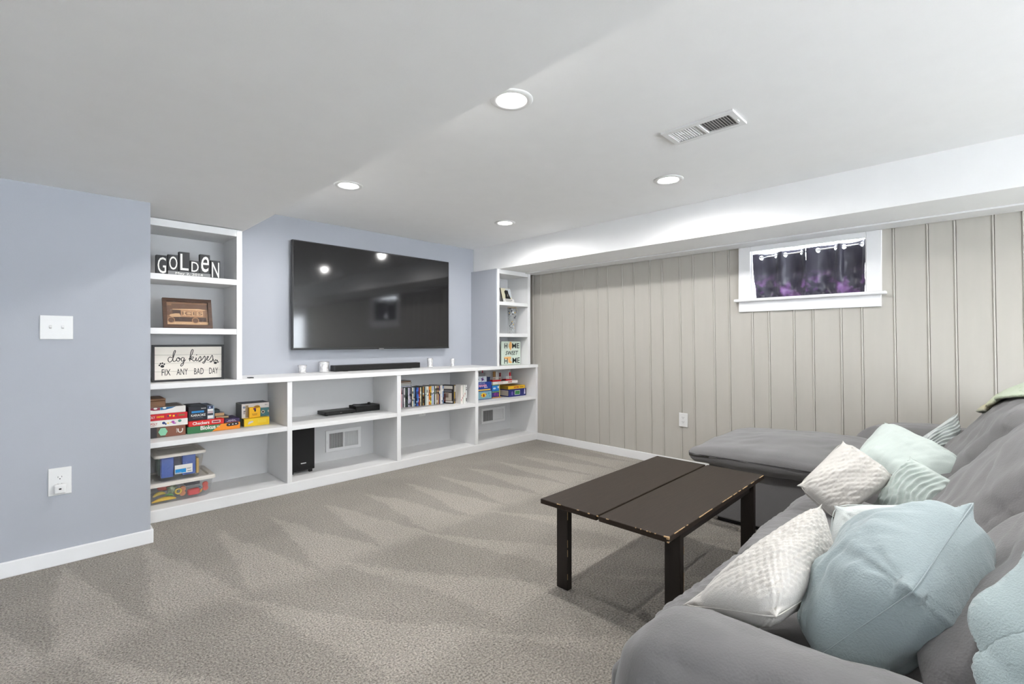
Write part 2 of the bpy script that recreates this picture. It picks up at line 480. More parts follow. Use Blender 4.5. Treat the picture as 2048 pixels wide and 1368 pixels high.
put('glass_pane', B(XW + 0.133, XW + 0.137, WY0 + 0.03, WY1 - 0.03, WZ0 + 0.03, 1.924), pane_mat('clear_glass', (0.97, 0.985, 1.0), 0.98), win)

# glass door behind the camera (only its reflection is seen)
bm = bmesh.new()
box(bm, XW, XW + 0.06, DY0, DY0 + 0.08, 0, DZ1); box(bm, XW, XW + 0.06, DY1 - 0.08, DY1, 0, DZ1)
box(bm, XW, XW + 0.06, DY0 + 0.08, DY1 - 0.08, DZ1 - 0.08, DZ1); box(bm, XW, XW + 0.06, DY0 + 0.08, DY1 - 0.08, 0, 0.12)
door = structure('door_1', bm, M_trim)
put('glass_pane', B(XW + 0.028, XW + 0.032, DY0 + 0.08, DY1 - 0.08, 0.12, DZ1 - 0.08), MATS['clear_glass'], door)
for dn_, (FX0, FX1, FZ1) in zip(('added_door_2', 'added_door_3'), ADDED_DOORS):  # unseen doors added so daylight brightens the ceiling and left wall
    bm = bmesh.new(); np_ = 3; st_ = (FX1 - FX0 - 0.08) / np_
    for k in range(np_ + 1): box(bm, FX0 + st_ * k, FX0 + st_ * k + 0.08, Y0 - 0.07, Y0 - 0.02, 0.1, FZ1 - 0.08)
    box(bm, FX0, FX1, Y0 - 0.07, Y0 - 0.02, 0, 0.1); box(bm, FX0, FX1, Y0 - 0.07, Y0 - 0.02, FZ1 - 0.08, FZ1)
    d_ = structure(dn_, bm, M_trim)
    for k in range(np_): put('glass_pane', B(FX0 + st_ * k + 0.08, FX0 + st_ * (k + 1), Y0 - 0.047, Y0 - 0.043, 0.1, FZ1 - 0.08), MATS['clear_glass'], d_)
structure('trim_2', (lambda b_: (box(b_, XW - 0.02, XW + 0.005, DY1, DY1 + 0.09, 0, DZ1 + 0.09), box(b_, XW - 0.02, XW + 0.005, DY0, DY1, DZ1, DZ1 + 0.09), b_)[-1])(bmesh.new()), M_trim)

# ------------------------------------------------------------------ recessed lamps
M_lens = mat('lamp_lens', (1, 1, 1), 0.5, emit=(1, 0.99, 0.97), estr=14.0)
def lamp(x, y, z, label, group=None):
    t = root('recessed_light', label, 'ceiling light', (x, y, z))
    bm = bmesh.new()
    lathe(bm, [(0.062, -0.001), (0.062, -0.003), (0.070, -0.007), (0.088, -0.006), (0.0935, -0.002), (0.0935, 0.0)], seg=48)
    put('trim_ring', bm, M_plate, t, local=True, smooth=True)
    bm = bmesh.new(); lathe(bm, [(0.0, -0.0055), (0.045, -0.005), (0.0615, -0.0035), (0.0615, -0.0005)], seg=40)
    put('lens', bm, M_lens, t, local=True, smooth=True)
    ld = bpy.data.lights.new('lamp', 'SPOT'); ld.energy = LAMP_W * 4; ld.spot_size = 177 * D2R; ld.spot_blend = 0.46
    ld.shadow_soft_size = 0.028; ld.color = LAMP_COL
    lo = bpy.data.objects.new('lamp', ld); COL.objects.link(lo); lo.parent = t; lo.location = (0, 0, -0.018)
    return t
lamp(1.452, 1.455, ZU, 'round recessed ceiling light beside the ceiling drop, nearest the camera')
lamp(1.474, 3.030, ZU, 'round recessed ceiling light beside the ceiling drop, nearer the television')
lamp(2.893, 1.455, ZU, 'round recessed ceiling light just beyond the ceiling vent')
lamp(2.920, 3.008, ZU, 'round recessed ceiling light nearest the television wall corner and soffit')
for x, y, l in ((1.452, -0.12, 'right behind the camera by the ceiling drop'), (1.452, -1.70, 'by the ceiling drop in the rear half'), (2.893, -1.70, 'over the rear half near the soffit')):  # unseen lamps added as fill from behind the camera
    lamp(x, y, ZU, 'added recessed fill light ' + l)['group'] = 'added ceiling lights behind the camera'
for x, y, l in ((-0.6, -1.9, 'toward the added rear glass door'),):  # one more unseen lamp, added for fill under the low ceiling
    lamp(x, y, ZL, 'added fill light in the dropped ceiling ' + l)['group'] = 'added lights in the dropped ceiling outside the view'

# ceiling vent
def grille(t, u0, u1, v0, v1, place, nper, name='louver', sgn=(1, -1), depth=0.012, th=0.0012, ang=38, frame=0.026, midw=0.012):
    """frame and two banks of louvers; place(u, v, d) -> world; louvers run along v, d is depth into the wall"""
    def pbox(bm, a0, a1, b0, b1, d0, d1):
        vs = [bm.verts.new(place(u, v, d)) for d in (d0, d1) for v in (b0, b1) for u in (a0, a1)]
        for f in [(0, 2, 3, 1), (4, 5, 7, 6), (0, 1, 5, 4), (1, 3, 7, 5), (3, 2, 6, 7), (2, 0, 4, 6)]: bm.faces.new([vs[i] for i in f])
    bm = bmesh.new()
    pbox(bm, u0, u0 + frame, v0, v1, -0.0105, 0.0); pbox(bm, u1 - frame, u1, v0, v1, -0.0105, 0.0)
    pbox(bm, u0 + frame, u1 - frame, v0, v0 + frame, -0.0105, 0.0); pbox(bm, u0 + frame, u1 - frame, v1 - frame, v1, -0.0105, 0.0)
    um = (u0 + u1) / 2
    pbox(bm, um - midw / 2, um + midw / 2, v0 + frame, v1 - frame, -0.0105, 0.0)
    bmesh.ops.recalc_face_normals(bm, faces=bm.faces)
    put('frame', bm, M_vent, t)
    bm = bmesh.new(); pbox(bm, u0 + frame, u1 - frame, v0 + frame, v1 - frame, -0.0012, -0.0002)
    bmesh.ops.recalc_face_normals(bm, faces=bm.faces)
    put('backing', bm, M_ventdark, t)
    for bank, (a, b) in enumerate(((u0 + frame, um - midw / 2), (um + midw / 2, u1 - frame))):
        st = (b - a) / nper
        for k in range(nper):
            uc = a + st * (k + 0.5); dx = 0.21 * st * sgn[bank]; dd = 0.0050
            bm = bmesh.new()
            q = [(uc - dx, -0.0014), (uc - dx + 0.0016, -0.0014), (uc + dx + 0.0016, -0.0014 - dd), (uc + dx, -0.0014 - dd)]
            vs = [bm.verts.new(place(u, v, d)) for v in (v0 + frame, v1 - frame) for u, d in q]
            bm.faces.new(vs[:4]); bm.faces.new(vs[4:][::-1])
            for i in range(4): bm.faces.new((vs[i], vs[i + 4], vs[(i + 1) % 4 + 4], vs[(i + 1) % 4]))
            bmesh.ops.recalc_face_normals(bm, faces=bm.faces)
            put(name, bm, M_vent, t)
t = root('ceiling_vent', 'white rectangular ceiling vent with two banks of louvers', 'vent', (2.305, 0.98, ZU))
grille(t, 0.806, 1.155, 2.215, 2.395, lambda u, v, d: (v, u, ZU + d), 11, sgn=(-1, 1))
put('lever', B(2.31, 2.335, 0.818, 0.822, ZU - 0.016, ZU - 0.006), M_vent, t)
# ================================================================== BUILT-IN SHELVING
YF = 3.71
SH = 0.508
media = root('media_cabinet', 'white built-in low media cabinet with eight open bays under the television', 'cabinet', (2.27, 3.93, 0))
put('base', B(0.40, XW - 0.002, YF, YW, 0.0, 0.080, bev=0.005), M_shelf, media)
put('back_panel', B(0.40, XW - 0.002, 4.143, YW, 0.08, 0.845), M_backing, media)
put('end_panel', B(0.40, 0.42, YF + 0.002, 4.143, 0.08, 0.845), M_shelf, media)
put('end_panel', B(4.105, XW - 0.002, YF + 0.002, 4.143, 0.08, 0.845), M_shelf, media)
for a, b in ((1.321, 1.357), (2.261, 2.301), (3.178, 3.219)):
    put('divider', B(a, b, YF + 0.001, 4.143, 0.08, 0.845, bev=0.002), M_shelf, media)
for a, b in ((0.42, 1.321), (1.357, 2.261), (2.301, 3.178), (3.219, 4.105)):
    put('shelf', B(a, b, YF + 0.002, 4.143, 0.474, SH, bev=0.002), M_shelf, media)
solo('countertop', B(0.402, XW - 0.002, YF - 0.006, YW - 0.001, 0.845, 0.880, bev=0.003), M_shelf,
     'long white countertop running over the low media cabinet', 'countertop')

def bookcase(label, x0, x1, loc, sides):
    t = root('bookcase', label, 'bookcase', loc)
    F = YF + 0.018
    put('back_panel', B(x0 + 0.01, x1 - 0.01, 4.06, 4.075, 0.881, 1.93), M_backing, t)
    for k, (a, b) in enumerate(sides): put('upright', B(a, b, F, 4.06, 0.8805, 1.9345, bev=0.002), M_shelf, t)
    a, b = sides[0][1], sides[1][0]
    put('top_board', B(a, b, F + 0.001, 4.06, 1.888, 1.9345, bev=0.002), M_shelf, t)
    for z in (1.197, 1.545): put('shelf', B(a, b, F + 0.001, 4.06, z, z + 0.039, bev=0.002), M_shelf, t)
    return t
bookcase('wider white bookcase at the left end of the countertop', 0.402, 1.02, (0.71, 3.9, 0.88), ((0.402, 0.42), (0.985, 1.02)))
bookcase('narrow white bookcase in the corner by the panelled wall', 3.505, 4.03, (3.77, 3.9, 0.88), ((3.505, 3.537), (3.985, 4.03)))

# ------------------------------------------------------------------ television
M_screen = mat('tv_screen', (0.010, 0.010, 0.011), 0.075, spec=0.5, ior=1.62)
tv = root('television', 'large black flat television mounted on the blue grey wall', 'television', (2.29, 4.06, 1.075))
TX0, TX1, TZ0, TZ1, TY = 1.490, 3.115, 1.0755, 2.000, 4.075
bm = bmesh.new(); box(bm, TX0, TX1, TY, TY + 0.035, TZ0, TZ1, bev=0.003)
put('housing', bm, M_tvframe, tv)
put('screen', B(TX0 + 0.010, TX1 - 0.010, TY - 0.0012, TY - 0.0002, TZ0 + 0.018, TZ1 - 0.010), M_screen, tv)
put('lower_bezel', B(TX0, TX1, TY - 0.003, TY - 0.0001, TZ0, TZ0 + 0.016, bev=0.001), M_tvframe, tv)
put('sensor_badge', B(2.285, 2.335, TY - 0.006, TY - 0.003, TZ0 - 0.004, TZ0 + 0.008), mat('badge_grey', (0.2, 0.2, 0.2), 0.3), tv)
put('wall_mount', B(2.0, 2.6, TY + 0.035, YW - 0.0005, 1.35, 1.75), M_black, tv)

# ------------------------------------------------------------------ wall plates
def duplex(t, cx, cz, y):
    for dz in (0.019, -0.019):
        bm = bmesh.new(); disc(bm, cx, y, cz + dz, 0.0165, 0.0135, 20, 0.0015); r = put('receptacle', bm, M_plate, t)
        bm = bmesh.new(); box(bm, cx - 0.008, cx - 0.0062, y - 0.0022, y - 0.0015, cz + dz, cz + dz + 0.008)
        box(bm, cx + 0.0062, cx + 0.008, y - 0.0022, y - 0.0015, cz + dz + 0.001, cz + dz + 0.008)
        disc(bm, cx, y - 0.0015, cz + dz - 0.006, 0.0026, 0.0026, 10, 0.0006)
        put('slot', bm, M_dark, r)
t = root('light_switch', 'white double toggle switch plate on the blue grey wall', 'light switch', (0.064, 3.37, 1.16))
put('plate', B(0.002, 0.126, 3.364, 3.3695, 1.160, 1.2815, bev=0.003), M_plate, t)
for cx in (0.041, 0.087):
    put('toggle', tilted(B(cx - 0.005, cx + 0.005, 3.352, 3.364, 1.214, 1.2275, bev=0.002), (cx, 3.364, 1.22), -0.4), M_plate, t)
    for dz in (0.03, -0.03):
        bm = bmesh.new(); disc(bm, cx, 3.364, 1.2205 + dz, 0.003, 0.003, 10, 0.001); put('screw', bm, M_vent, t)
t = root('wall_outlet', 'white wall outlet low on the blue grey wall', 'outlet', (0.076, 3.37, 0.36))
put('plate', B(0.032, 0.1205, 3.364, 3.3695, 0.360, 0.5, bev=0.003), M_plate, t)
duplex(t, 0.076, 0.430, 3.364)
t = root('plug_in_device', 'small white plug-in device in the lower socket of the outlet', 'plug', (0.076, 3.35, 0.37))
put('body', B(0.0535, 0.0995, 3.335, 3.3615, 0.372, 0.418, bev=0.006, seg=3), M_plate, t)
bm = bmesh.new(); disc(bm, 0.0765, 3.335, 0.396, 0.0055, 0.004, 14, 0.0008); put('port', bm, M_dark, t)

t = root('wall_outlet', 'white wall outlet on the greige panelled wall', 'outlet', (XW, 1.9335, 0.374))
put('plate', B(XW - 0.014, XW - 0.006, 1.893, 1.974, 0.374, 0.499, bev=0.003), M_plate, t)
for dz in (0.02, -0.02):
    bm = bmesh.new(); lathe(bm, [(0.0165, -0.0005), (0.0165, 0.0015)], c=(XW - 0.015, 1.9335, 0.4365 + dz), seg=20, axis='X'); r = put('receptacle', bm, M_plate, t)
    bm = bmesh.new()
    for dy in (-0.007, 0.007): box(bm, XW - 0.0165, XW - 0.0155, 1.9335 + dy - 0.001, 1.9335 + dy + 0.001, 0.4365 + dz, 0.4365 + dz + 0.008)
    box(bm, XW - 0.0165, XW - 0.0155, 1.9315, 1.9355, 0.4365 + dz - 0.008, 0.4365 + dz - 0.004)
    put('slot', bm, M_dark, r)
t = root('wall_outlet', 'small white outlet plate high inside the empty lower bay', 'outlet', (2.82, 4.14, 0.37))
put('plate', B(2.78, 2.86, 4.137, 4.1425, 0.372, 0.472, bev=0.002), M_plate, t)
duplex(t, 2.82, 0.42, 4.137)

t = root('wall_register', 'white air register in the lower bay beside the black speaker', 'vent', (1.966, 4.14, 0.163))
grille(t, 1.800, 2.131, 0.163, 0.352, lambda u, v, d: (u, 4.143 + d, v), 16, sgn=(-1, 1), frame=0.028)
put('lever', B(1.812, 1.816, 4.127, 4.137, 0.24, 0.27), M_vent, t)
t = root('wall_register', 'white air register in the lower corner bay by the panelled wall', 'vent', (3.82, 4.14, 0.186))
def lv(u, v, d): return (u, 4.143 + d, v)
grille(t, 3.631, 4.011, 0.186, 0.363, lv, 16, sgn=(-1, 1), frame=0.026)
put('lever', B(3.641, 3.645, 4.127, 4.137, 0.26, 0.29), M_vent, t)

# ------------------------------------------------------------------ window curtains
def curtain_material():
    m = bpy.data.materials.new('purple_satin'); m.use_nodes = True
    nt = m.node_tree; N = nt.nodes; L = nt.links; b = N['Principled BSDF']
    b.inputs['Roughness'].default_value = 0.38; b.inputs['Sheen Weight'].default_value = 0.4
    tc = N.new('ShaderNodeTexCoord'); mp = N.new('ShaderNodeMapping'); mp.inputs['Scale'].default_value = (1, 9, 6)
    L.new(tc.outputs['Object'], mp.inputs[0])
    vo = N.new('ShaderNodeTexVoronoi'); vo.inputs['Scale'].default_value = 1.0; dn = N.new('ShaderNodeTexNoise'); dn.inputs['Scale'].default_value = 14; L.new(tc.outputs['Object'], dn.inputs['Vector'])
    ad = N.new('ShaderNodeVectorMath'); ad.operation = 'MULTIPLY_ADD'; ad.inputs[1].default_value = (1.6, 1.6, 1.6)
    L.new(dn.outputs['Color'], ad.inputs[0]); L.new(mp.outputs[0], ad.inputs[2]); L.new(ad.outputs[0], vo.inputs['Vector'])
    se = N.new('ShaderNodeSeparateXYZ'); L.new(tc.outputs['Object'], se.inputs[0])
    lo = N.new('ShaderNodeMapRange'); lo.inputs[1].default_value = 0.20; lo.inputs[2].default_value = 0.06; L.new(se.outputs[2], lo.inputs[0])
    pt = N.new('ShaderNodeMapRange'); pt.inputs[1].default_value = 0.60; pt.inputs[2].default_value = 0.30; L.new(vo.outputs['Distance'], pt.inputs[0])
    mu = N.new('ShaderNodeMath'); mu.operation = 'MULTIPLY'; L.new(lo.outputs[0], mu.inputs[0]); L.new(pt.outputs[0], mu.inputs[1])
    mx = N.new('ShaderNodeMix'); mx.data_type = 'RGBA'
    mx.inputs['A'].default_value = (0.030, 0.027, 0.050, 1); mx.inputs['B'].default_value = (0.20, 0.09, 0.27, 1)
    L.new(mu.outputs[0], mx.inputs['Factor']); L.new(mx.outputs['Result'], b.inputs['Base Color'])
    return m
M_curt = curtain_material()
ROD_X, ROD_Z = XW + 0.040, 1.838
bm = bmesh.new(); tube(bm, [(ROD_X, WY0 + 0.001, ROD_Z + 0.012), (ROD_X, WY1 - 0.001, ROD_Z - 0.006)], 0.007, 12)
rod = solo('curtain_rod', bm, M_chrome, 'thin silver tension rod across the top of the small window', 'curtain rod', smooth=True)
def rodz(y): return ROD_Z - 0.006 + (WY1 - y) / (WY1 - WY0) * 0.018
def curtain(ya, yb, rings, label, seed, tuck):
    """sheet from ya (left, larger y) to yb with soft pleats and real grommet holes"""
    t = root('curtain', label, 'curtain', (ROD_X, (ya + yb) / 2, 1.5), group='short window curtains')
    ny, nz = 150, 84
    bm = bmesh.new(); G = {}
    W = ya - yb
    kn = [(ya, -PI * 0.42)] + [(r_, PI * k_) for k_, r_ in enumerate(rings)] + [(yb, PI * (len(rings) - 0.55))]
    def phase(y_):
        for (a0, p0), (a1, p1) in zip(kn, kn[1:]):
            if y_ >= a1: return p0 + (p1 - p0) * (a0 - y_) / (a0 - a1)
        return kn[-1][1]
    for j in range(nz + 1):
        zt = j / nz
        for i in range(ny + 1):
            s = i / ny; yy = ya - s * W
            top = rodz(yy) + 0.027 + 0.004 * math.sin(s * 9 + seed)
            z = 1.4985 + (top - 1.4985) * zt
            x = ROD_X + (0.026 - 0.006 * (1 - zt)) * math.sin(phase(yy)) + 0.004 * noise.noise(Vector((s * 6 + seed, zt * 3, 0)))
            fold = (1 - zt) ** 2
            x += fold * 0.020 * noise.noise(Vector((s * 9 + seed, zt * 7 + 3, 1.5)))
            yy += fold * tuck(s) + 0.004 * noise.noise(Vector((s * 5, zt * 4, seed)))
            z += fold * 0.012 * noise.noise(Vector((s * 8 + seed, 2, zt * 2))) ** 2
            G[i, j] = bm.verts.new((x, min(max(yy, WY0 + 0.003), WY1 - 0.003), z))
    holes = [(y_, rodz(y_)) for y_ in rings]
    for j in range(nz):
        for i in range(ny):
            vs = (G[i, j], G[i + 1, j], G[i + 1, j + 1], G[i, j + 1])
            c = sum((v.co for v in vs), Vector()) / 4
            if any(((c.y - hy) * 1.35) ** 2 + (c.z - hz + 0.004) ** 2 < 0.0145 ** 2 for hy, hz in holes): continue
            bm.faces.new(vs)
    me = put('fabric', bm, M_curt, t, smooth=True)
    me.modifiers.new('thickness', 'SOLIDIFY').thickness = 0.0012
    for hy, hz in holes:
        k_ = rings.index(hy); sl = 0.026 * PI / 0.09 * (1 if k_ % 2 == 0 else -1)
        bm = bmesh.new(); torus(bm, (ROD_X, hy, hz - 0.004), 0.0165, 0.0042, 'X')
        bm.transform(Matrix.Translation((ROD_X, hy, hz)) @ Matrix.Rotation(math.atan(sl), 4, 'Z') @ Matrix.Translation((-ROD_X, -hy, -hz)))
        put('grommet', bm, M_chrome, t, smooth=True)
curtain(1.354, 0.972, (1.293, 1.186, 1.118, 1.006), 'left dark purple satin curtain panel with silver grommets', 1.3, lambda s: -0.030 * (1 - s))
curtain(0.970, 0.602, (0.896, 0.784, 0.732, 0.622), 'right dark purple satin curtain panel with silver grommets', 5.1, lambda s: 0.004)

# ================================================================== COFFEE TABLE
M_esp = mat('espresso_wood', (0.030, 0.021, 0.015), 0.48, spec=0.24, bump=0.05, bscale=14, var=0.22, vscale=7, stretch=(1, 16, 16))
M_espd = mat('espresso_wood_dark', (0.022, 0.017, 0.014), 0.5, spec=0.35, bump=0.05, bscale=14, var=0.2, vscale=7, stretch=(6, 6, 1))
M_wear = mat('bare_wood_wear', (0.50, 0.33, 0.17), 0.7, var=0.3, vscale=60)
TT, TB = 0.437, 0.415
tab = root('coffee_table', 'dark brown wooden coffee table with two plank top and worn edges', 'table', (2.17, 1.13, 0))
TA = Matrix.Translation((2.17, 1.13, 0)) @ Matrix.Rotation(0.018, 4, 'Z') @ Matrix.Translation((-2.17, -1.13, 0))
def tb(name, m, *a, **k):
    bm = B(*a, **k); bm.transform(TA); return put(name, bm, m, tab)
tb('top_plank', M_esp, 1.612, 2.728, 0.823, 1.124, TB, TT, bev=0.003)
tb('top_plank', M_esp, 1.612, 2.728, 1.134, 1.435, TB, TT, bev=0.003)
tb('apron', M_espd, 1.735, 2.605, 0.850, 0.868, 0.372, TB)
tb('apron', M_espd, 1.735, 2.605, 1.392, 1.410, 0.372, TB)
tb('crossbar', M_espd, 1.735, 1.757, 0.868, 1.392, 0.385, TB)
tb('crossbar', M_espd, 2.583, 2.605, 0.868, 1.392, 0.385, TB)
for x in (1.740, 2.598):
    for y in (0.862, 1.398):
        tb('leg', M_espd, x - 0.016, x + 0.016, y - 0.032, y + 0.032, 0, TB, bev=0.002)
# worn paint: thin bare strips along the long near edge, the near corner and a leg
bm = bmesh.new()
x = 1.66
while x < 2.72:
    L_ = random.uniform(0.01, 0.09)
    if random.random() < 0.62:
        box(bm, x, min(x + L_, 2.724), 0.8222, 0.8252, TT - random.uniform(0.0012, 0.0028), TT + 0.0002)
    x += L_ + random.uniform(0.0, 0.03)
box(bm, 1.6112, 1.622, 0.8222, 0.832, TT - 0.010, TT + 0.0003, bev=0.002); box(bm, 1.6112, 1.617, 0.826, 0.842, TT - 0.004, TT + 0.0002)
box(bm, 1.6112, 1.616, 0.8222, 0.829, TB + 0.001, TB + 0.006)
for k in range(14):
    yy = random.uniform(0.86, 1.42); box(bm, 1.6114, 1.6144, yy, yy + random.uniform(0.003, 0.01), TT - 0.003, TT + 0.0002)
for k in range(6):
    zz = random.uniform(0.05, 0.34); box(bm, 1.755, 1.7566, 0.8295, 0.831, zz, zz + random.uniform(0.02, 0.08))
for k in range(4):
    zz = random.uniform(0.05, 0.34); box(bm, 1.7235, 1.7246, 1.3655, 1.367, zz, zz + random.uniform(0.01, 0.05))
bm.transform(TA)
put('worn_edge', bm, M_wear, tab, label='bare wood showing through worn paint')['kind'] = 'stuff'
# ================================================================== SOFA
def sofa_material():
    m = mat('grey_suede', (0.186, 0.181, 0.182), 0.95, spec=0.12, var=0.10, vscale=5, sheen=0.30)
    nt = m.node_tree; N = nt.nodes; L = nt.links; b = N['Principled BSDF']
    tc = N.new('ShaderNodeTexCoord')
    n1 = N.new('ShaderNodeTexNoise'); n1.inputs['Scale'].default_value = 26; n1.inputs['Detail'].default_value = 6
    v1 = N.new('ShaderNodeTexVoronoi'); v1.inputs['Scale'].default_value = 210
    L.new(tc.outputs['Object'], n1.inputs['Vector']); L.new(tc.outputs['Object'], v1.inputs['Vector'])
    b1 = N.new('ShaderNodeBump'); b1.inputs['Strength'].default_value = 0.22; b1.inputs['Distance'].default_value = 0.004
    b2 = N.new('ShaderNodeBump'); b2.inputs['Strength'].default_value = 0.35; b2.inputs['Distance'].default_value = 0.0012
    L.new(v1.outputs['Distance'], b2.inputs['Height']); L.new(n1.outputs[0], b1.inputs['Height'])
    L.new(b2.outputs[0], b1.inputs['Normal']); L.new(b1.outputs[0], b.inputs['Normal'])
    return m
M_sofa = sofa_material()
M_sofad = mat('sofa_dark_cloth', (0.07, 0.068, 0.068), 0.95, spec=0.1, bump=0.2, bscale=200)  # darker cloth on the sofa base and back frame
M_seam = mat('sofa_seam', (0.085, 0.083, 0.083), 0.9)
sofa = root('sectional_sofa', 'long grey suede reclining sofa with a chaise at its far end', 'sofa', (2.4, 0.3, 0))

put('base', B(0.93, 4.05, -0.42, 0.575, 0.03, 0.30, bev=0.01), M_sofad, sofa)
def gather(freq, amp, seed):
    # soft gathers running front to back over the padded front lip
    def f(p):
        w = math.sin(p.x * freq + 3.0 * noise.noise(Vector((p.x * 4 + seed, p.y * 2.5, p.z * 2.5))))
        a = max(0.0, min(1.0, (p.y + 0.02) / 0.20))
        p.z += amp * w * a * (1 if p.z > 0 else 0.3)
        p.y += amp * 0.7 * w * a
        return p
    return f
# seats: padded block whose front rolls over into the footrest
def seat(x0, x1, seed, front, top, n=44):
    cx = (x0 + x1) / 2; y0 = -0.02; cy = (y0 + front) / 2
    return softbox((cx, cy, top - 0.15), ((x1 - x0) / 2, (front - y0) / 2, 0.15), 0.085, n, (0.004, 0.03, 0.022), gather(118, 0.0030, seed), seed, 0.006, (4, 12, 8))
put('seat_cushion', seat(0.985, 1.725, 2.0, 0.628, 0.445), M_sofa, sofa, smooth=True)
put('seat_cushion', seat(1.73, 2.615, 9.0, 0.632, 0.445), M_sofa, sofa, smooth=True)
for x0, x1, s in ((0.965, 1.72, 4.0), (1.735, 2.60, 14.0)):
    put('footrest_panel', softbox(((x0 + x1) / 2, 0.605, 0.215), ((x1 - x0) / 2, 0.045, 0.165), 0.04, 34, (0, 0.012, 0), gather(118, 0.0022, s), s, 0.004, (4, 10, 8)), M_sofa, sofa, smooth=True)

def arm(x0, x1, y0, y1, top, seed, flare=0.0, n=36):
    def f(p):
        # rounded crown, front nose drops and swells
        if p.z > 0: p.z -= 0.035 * max(0, (p.y / ((y1 - y0) / 2))) ** 3
        p.x += flare * p.z
        return p
    return softbox(((x0 + x1) / 2, (y0 + y1) / 2, top / 2 + 0.02), ((x1 - x0) / 2, (y1 - y0) / 2, top / 2 - 0.02), min((x1 - x0) / 2 - 0.003, 0.125), n, (0.015, 0.02, 0.02), f, seed, 0.006, (7, 7, 7))
put('armrest', arm(0.850, 1.125, -0.42, 0.590, 0.565, 3.0), M_sofa, sofa, smooth=True)
put('armrest', arm(3.715, 4.085, -0.42, 0.615, 0.610, 6.0), M_sofa, sofa, smooth=True)
put('console_armrest', arm(2.625, 2.93, -0.10, 0.625, 0.575, 8.0), M_sofa, sofa, smooth=True)

# backrests: leaning padded blocks
def yprof(z):      # face of the backrests leans away as it rises
    return 0.13 - 0.0 if z < 0.5 else 0.13 - 1.02 * (z - 0.5) ** 1.35 * 0.9
def backrest(x0, x1, top, seed, n=64, extra=0.0, bul=0.035):
    cz = (0.36 + top) / 2; hz = (top - 0.36) / 2; hy = 0.125
    def f(p):
        zz = p.z + cz
        lump = 0.014 * math.sin((zz - 0.42) * 15.0) + 0.008 * noise.noise(Vector((p.x * 5 + seed, zz * 9, 0)))
        diag = 0.017 * noise.noise(Vector(((p.x + zz) * 3 + seed, (p.x * 0.6 - zz) * 16, 0))) + 0.006 * noise.noise(Vector(((p.x + zz) * 6 + seed, (p.x * 0.5 - zz) * 38, 0)))
        p.y += yprof(zz) - hy + extra + (lump + diag if p.y > 0 else 0)
        return p
    return softbox(((x0 + x1) / 2, 0.0, cz), ((x1 - x0) / 2, hy, hz), 0.115, n, (0.01, bul, 0.03), f, seed, 0.004, (5, 5, 14))
put('backrest', backrest(1.05, 1.71, 0.975, 1.0, extra=-0.05), M_sofa, sofa, smooth=True)
put('backrest', backrest(1.715, 2.60, 0.965, 5.0), M_sofa, sofa, smooth=True)
put('backrest', backrest(2.68, 3.68, 0.93, 11.0, extra=0.02), M_sofa, sofa, smooth=True)
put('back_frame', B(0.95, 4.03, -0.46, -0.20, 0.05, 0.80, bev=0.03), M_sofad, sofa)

# chaise
def chaise_fn(p):
    t = (p.y + 0.61) / 1.22
    p.z += -0.030 * max(0, t - 0.55) * 2 * (1 if p.z > 0 else 0.0)
    k = math.sin((p.x * 0.9 + p.y * 0.7) * 42 + 4 * noise.noise(Vector((p.x * 3, p.y * 3, 2))))
    if p.z > 0: p.z += 0.0035 * k * noise.noise(Vector((p.x * 2.5 + 4, p.y * 2.5, 0)))
    return p
put('chaise_cushion', softbox((3.46, 0.765, 0.435), (0.49, 0.61, 0.062), 0.058, 52, (0.0, 0.0, 0.055), chaise_fn, 21.0, 0.005, (5, 5, 5)), M_sofa, sofa, smooth=True)
put('chaise_base', B(3.06, 3.95, 0.60, 1.265, 0.03, 0.372, bev=0.012), M_sofa, sofa)
bm = bmesh.new()
pts = [(2.969, 0.2, 0.440), (2.967, 0.6, 0.440), (2.967, 1.0, 0.436), (2.972, 1.28, 0.430), (3.0, 1.365, 0.428), (3.2, 1.379, 0.428), (3.7, 1.379, 0.428)]
tube(bm, spline(pts, 8), 0.0035, 6); put('seam', bm, M_seam, sofa)
put('foot', B(3.10, 3.90, 0.64, 1.22, 0.0, 0.03), M_dark, sofa)
put('foot', B(1.0, 4.0, -0.38, 0.50, 0.0, 0.03), M_dark, sofa)

# ------------------------------------------------------------------ cushions
M_white = mat('white_woven_cotton', (0.66, 0.637, 0.60), 0.95, spec=0.1, bump=0.25, bscale=320, sheen=0.2)
M_aqua = mat('pale_aqua_plush', (0.38, 0.45, 0.465), 0.95, spec=0.1, bump=0.22, bscale=260, sheen=0.35, var=0.05, vscale=6)
M_mint = mat('pale_mint_plush', (0.60, 0.67, 0.635), 0.95, spec=0.1, bump=0.18, bscale=260, sheen=0.3, var=0.03)
M_mintw = mat('white_mint_cotton', (0.66, 0.70, 0.69), 0.95, spec=0.1, bump=0.2, bscale=280, sheen=0.2)
def ribs(freq, amp, skew=0.6, wob=1.4, seed=0.0):
    return lambda u, v, s: amp * math.sin(freq * (v + 0.18 * skew * math.sin(u * 4 + seed)) + wob * noise.noise(Vector((u * 3 + seed, v * 3, s))))
def honey(fu, fv, amp):
    return lambda u, v, s: amp * (0.4 + math.sin(fu * u + (math.floor(v * fv / PI) % 2) * PI)) * abs(math.sin(fv * v)) ** 0.6
def quilt(f, amp):
    return lambda u, v, s: amp * (abs(math.sin(f * (u + v) / 2)) * abs(math.sin(f * (u - v) / 2)))
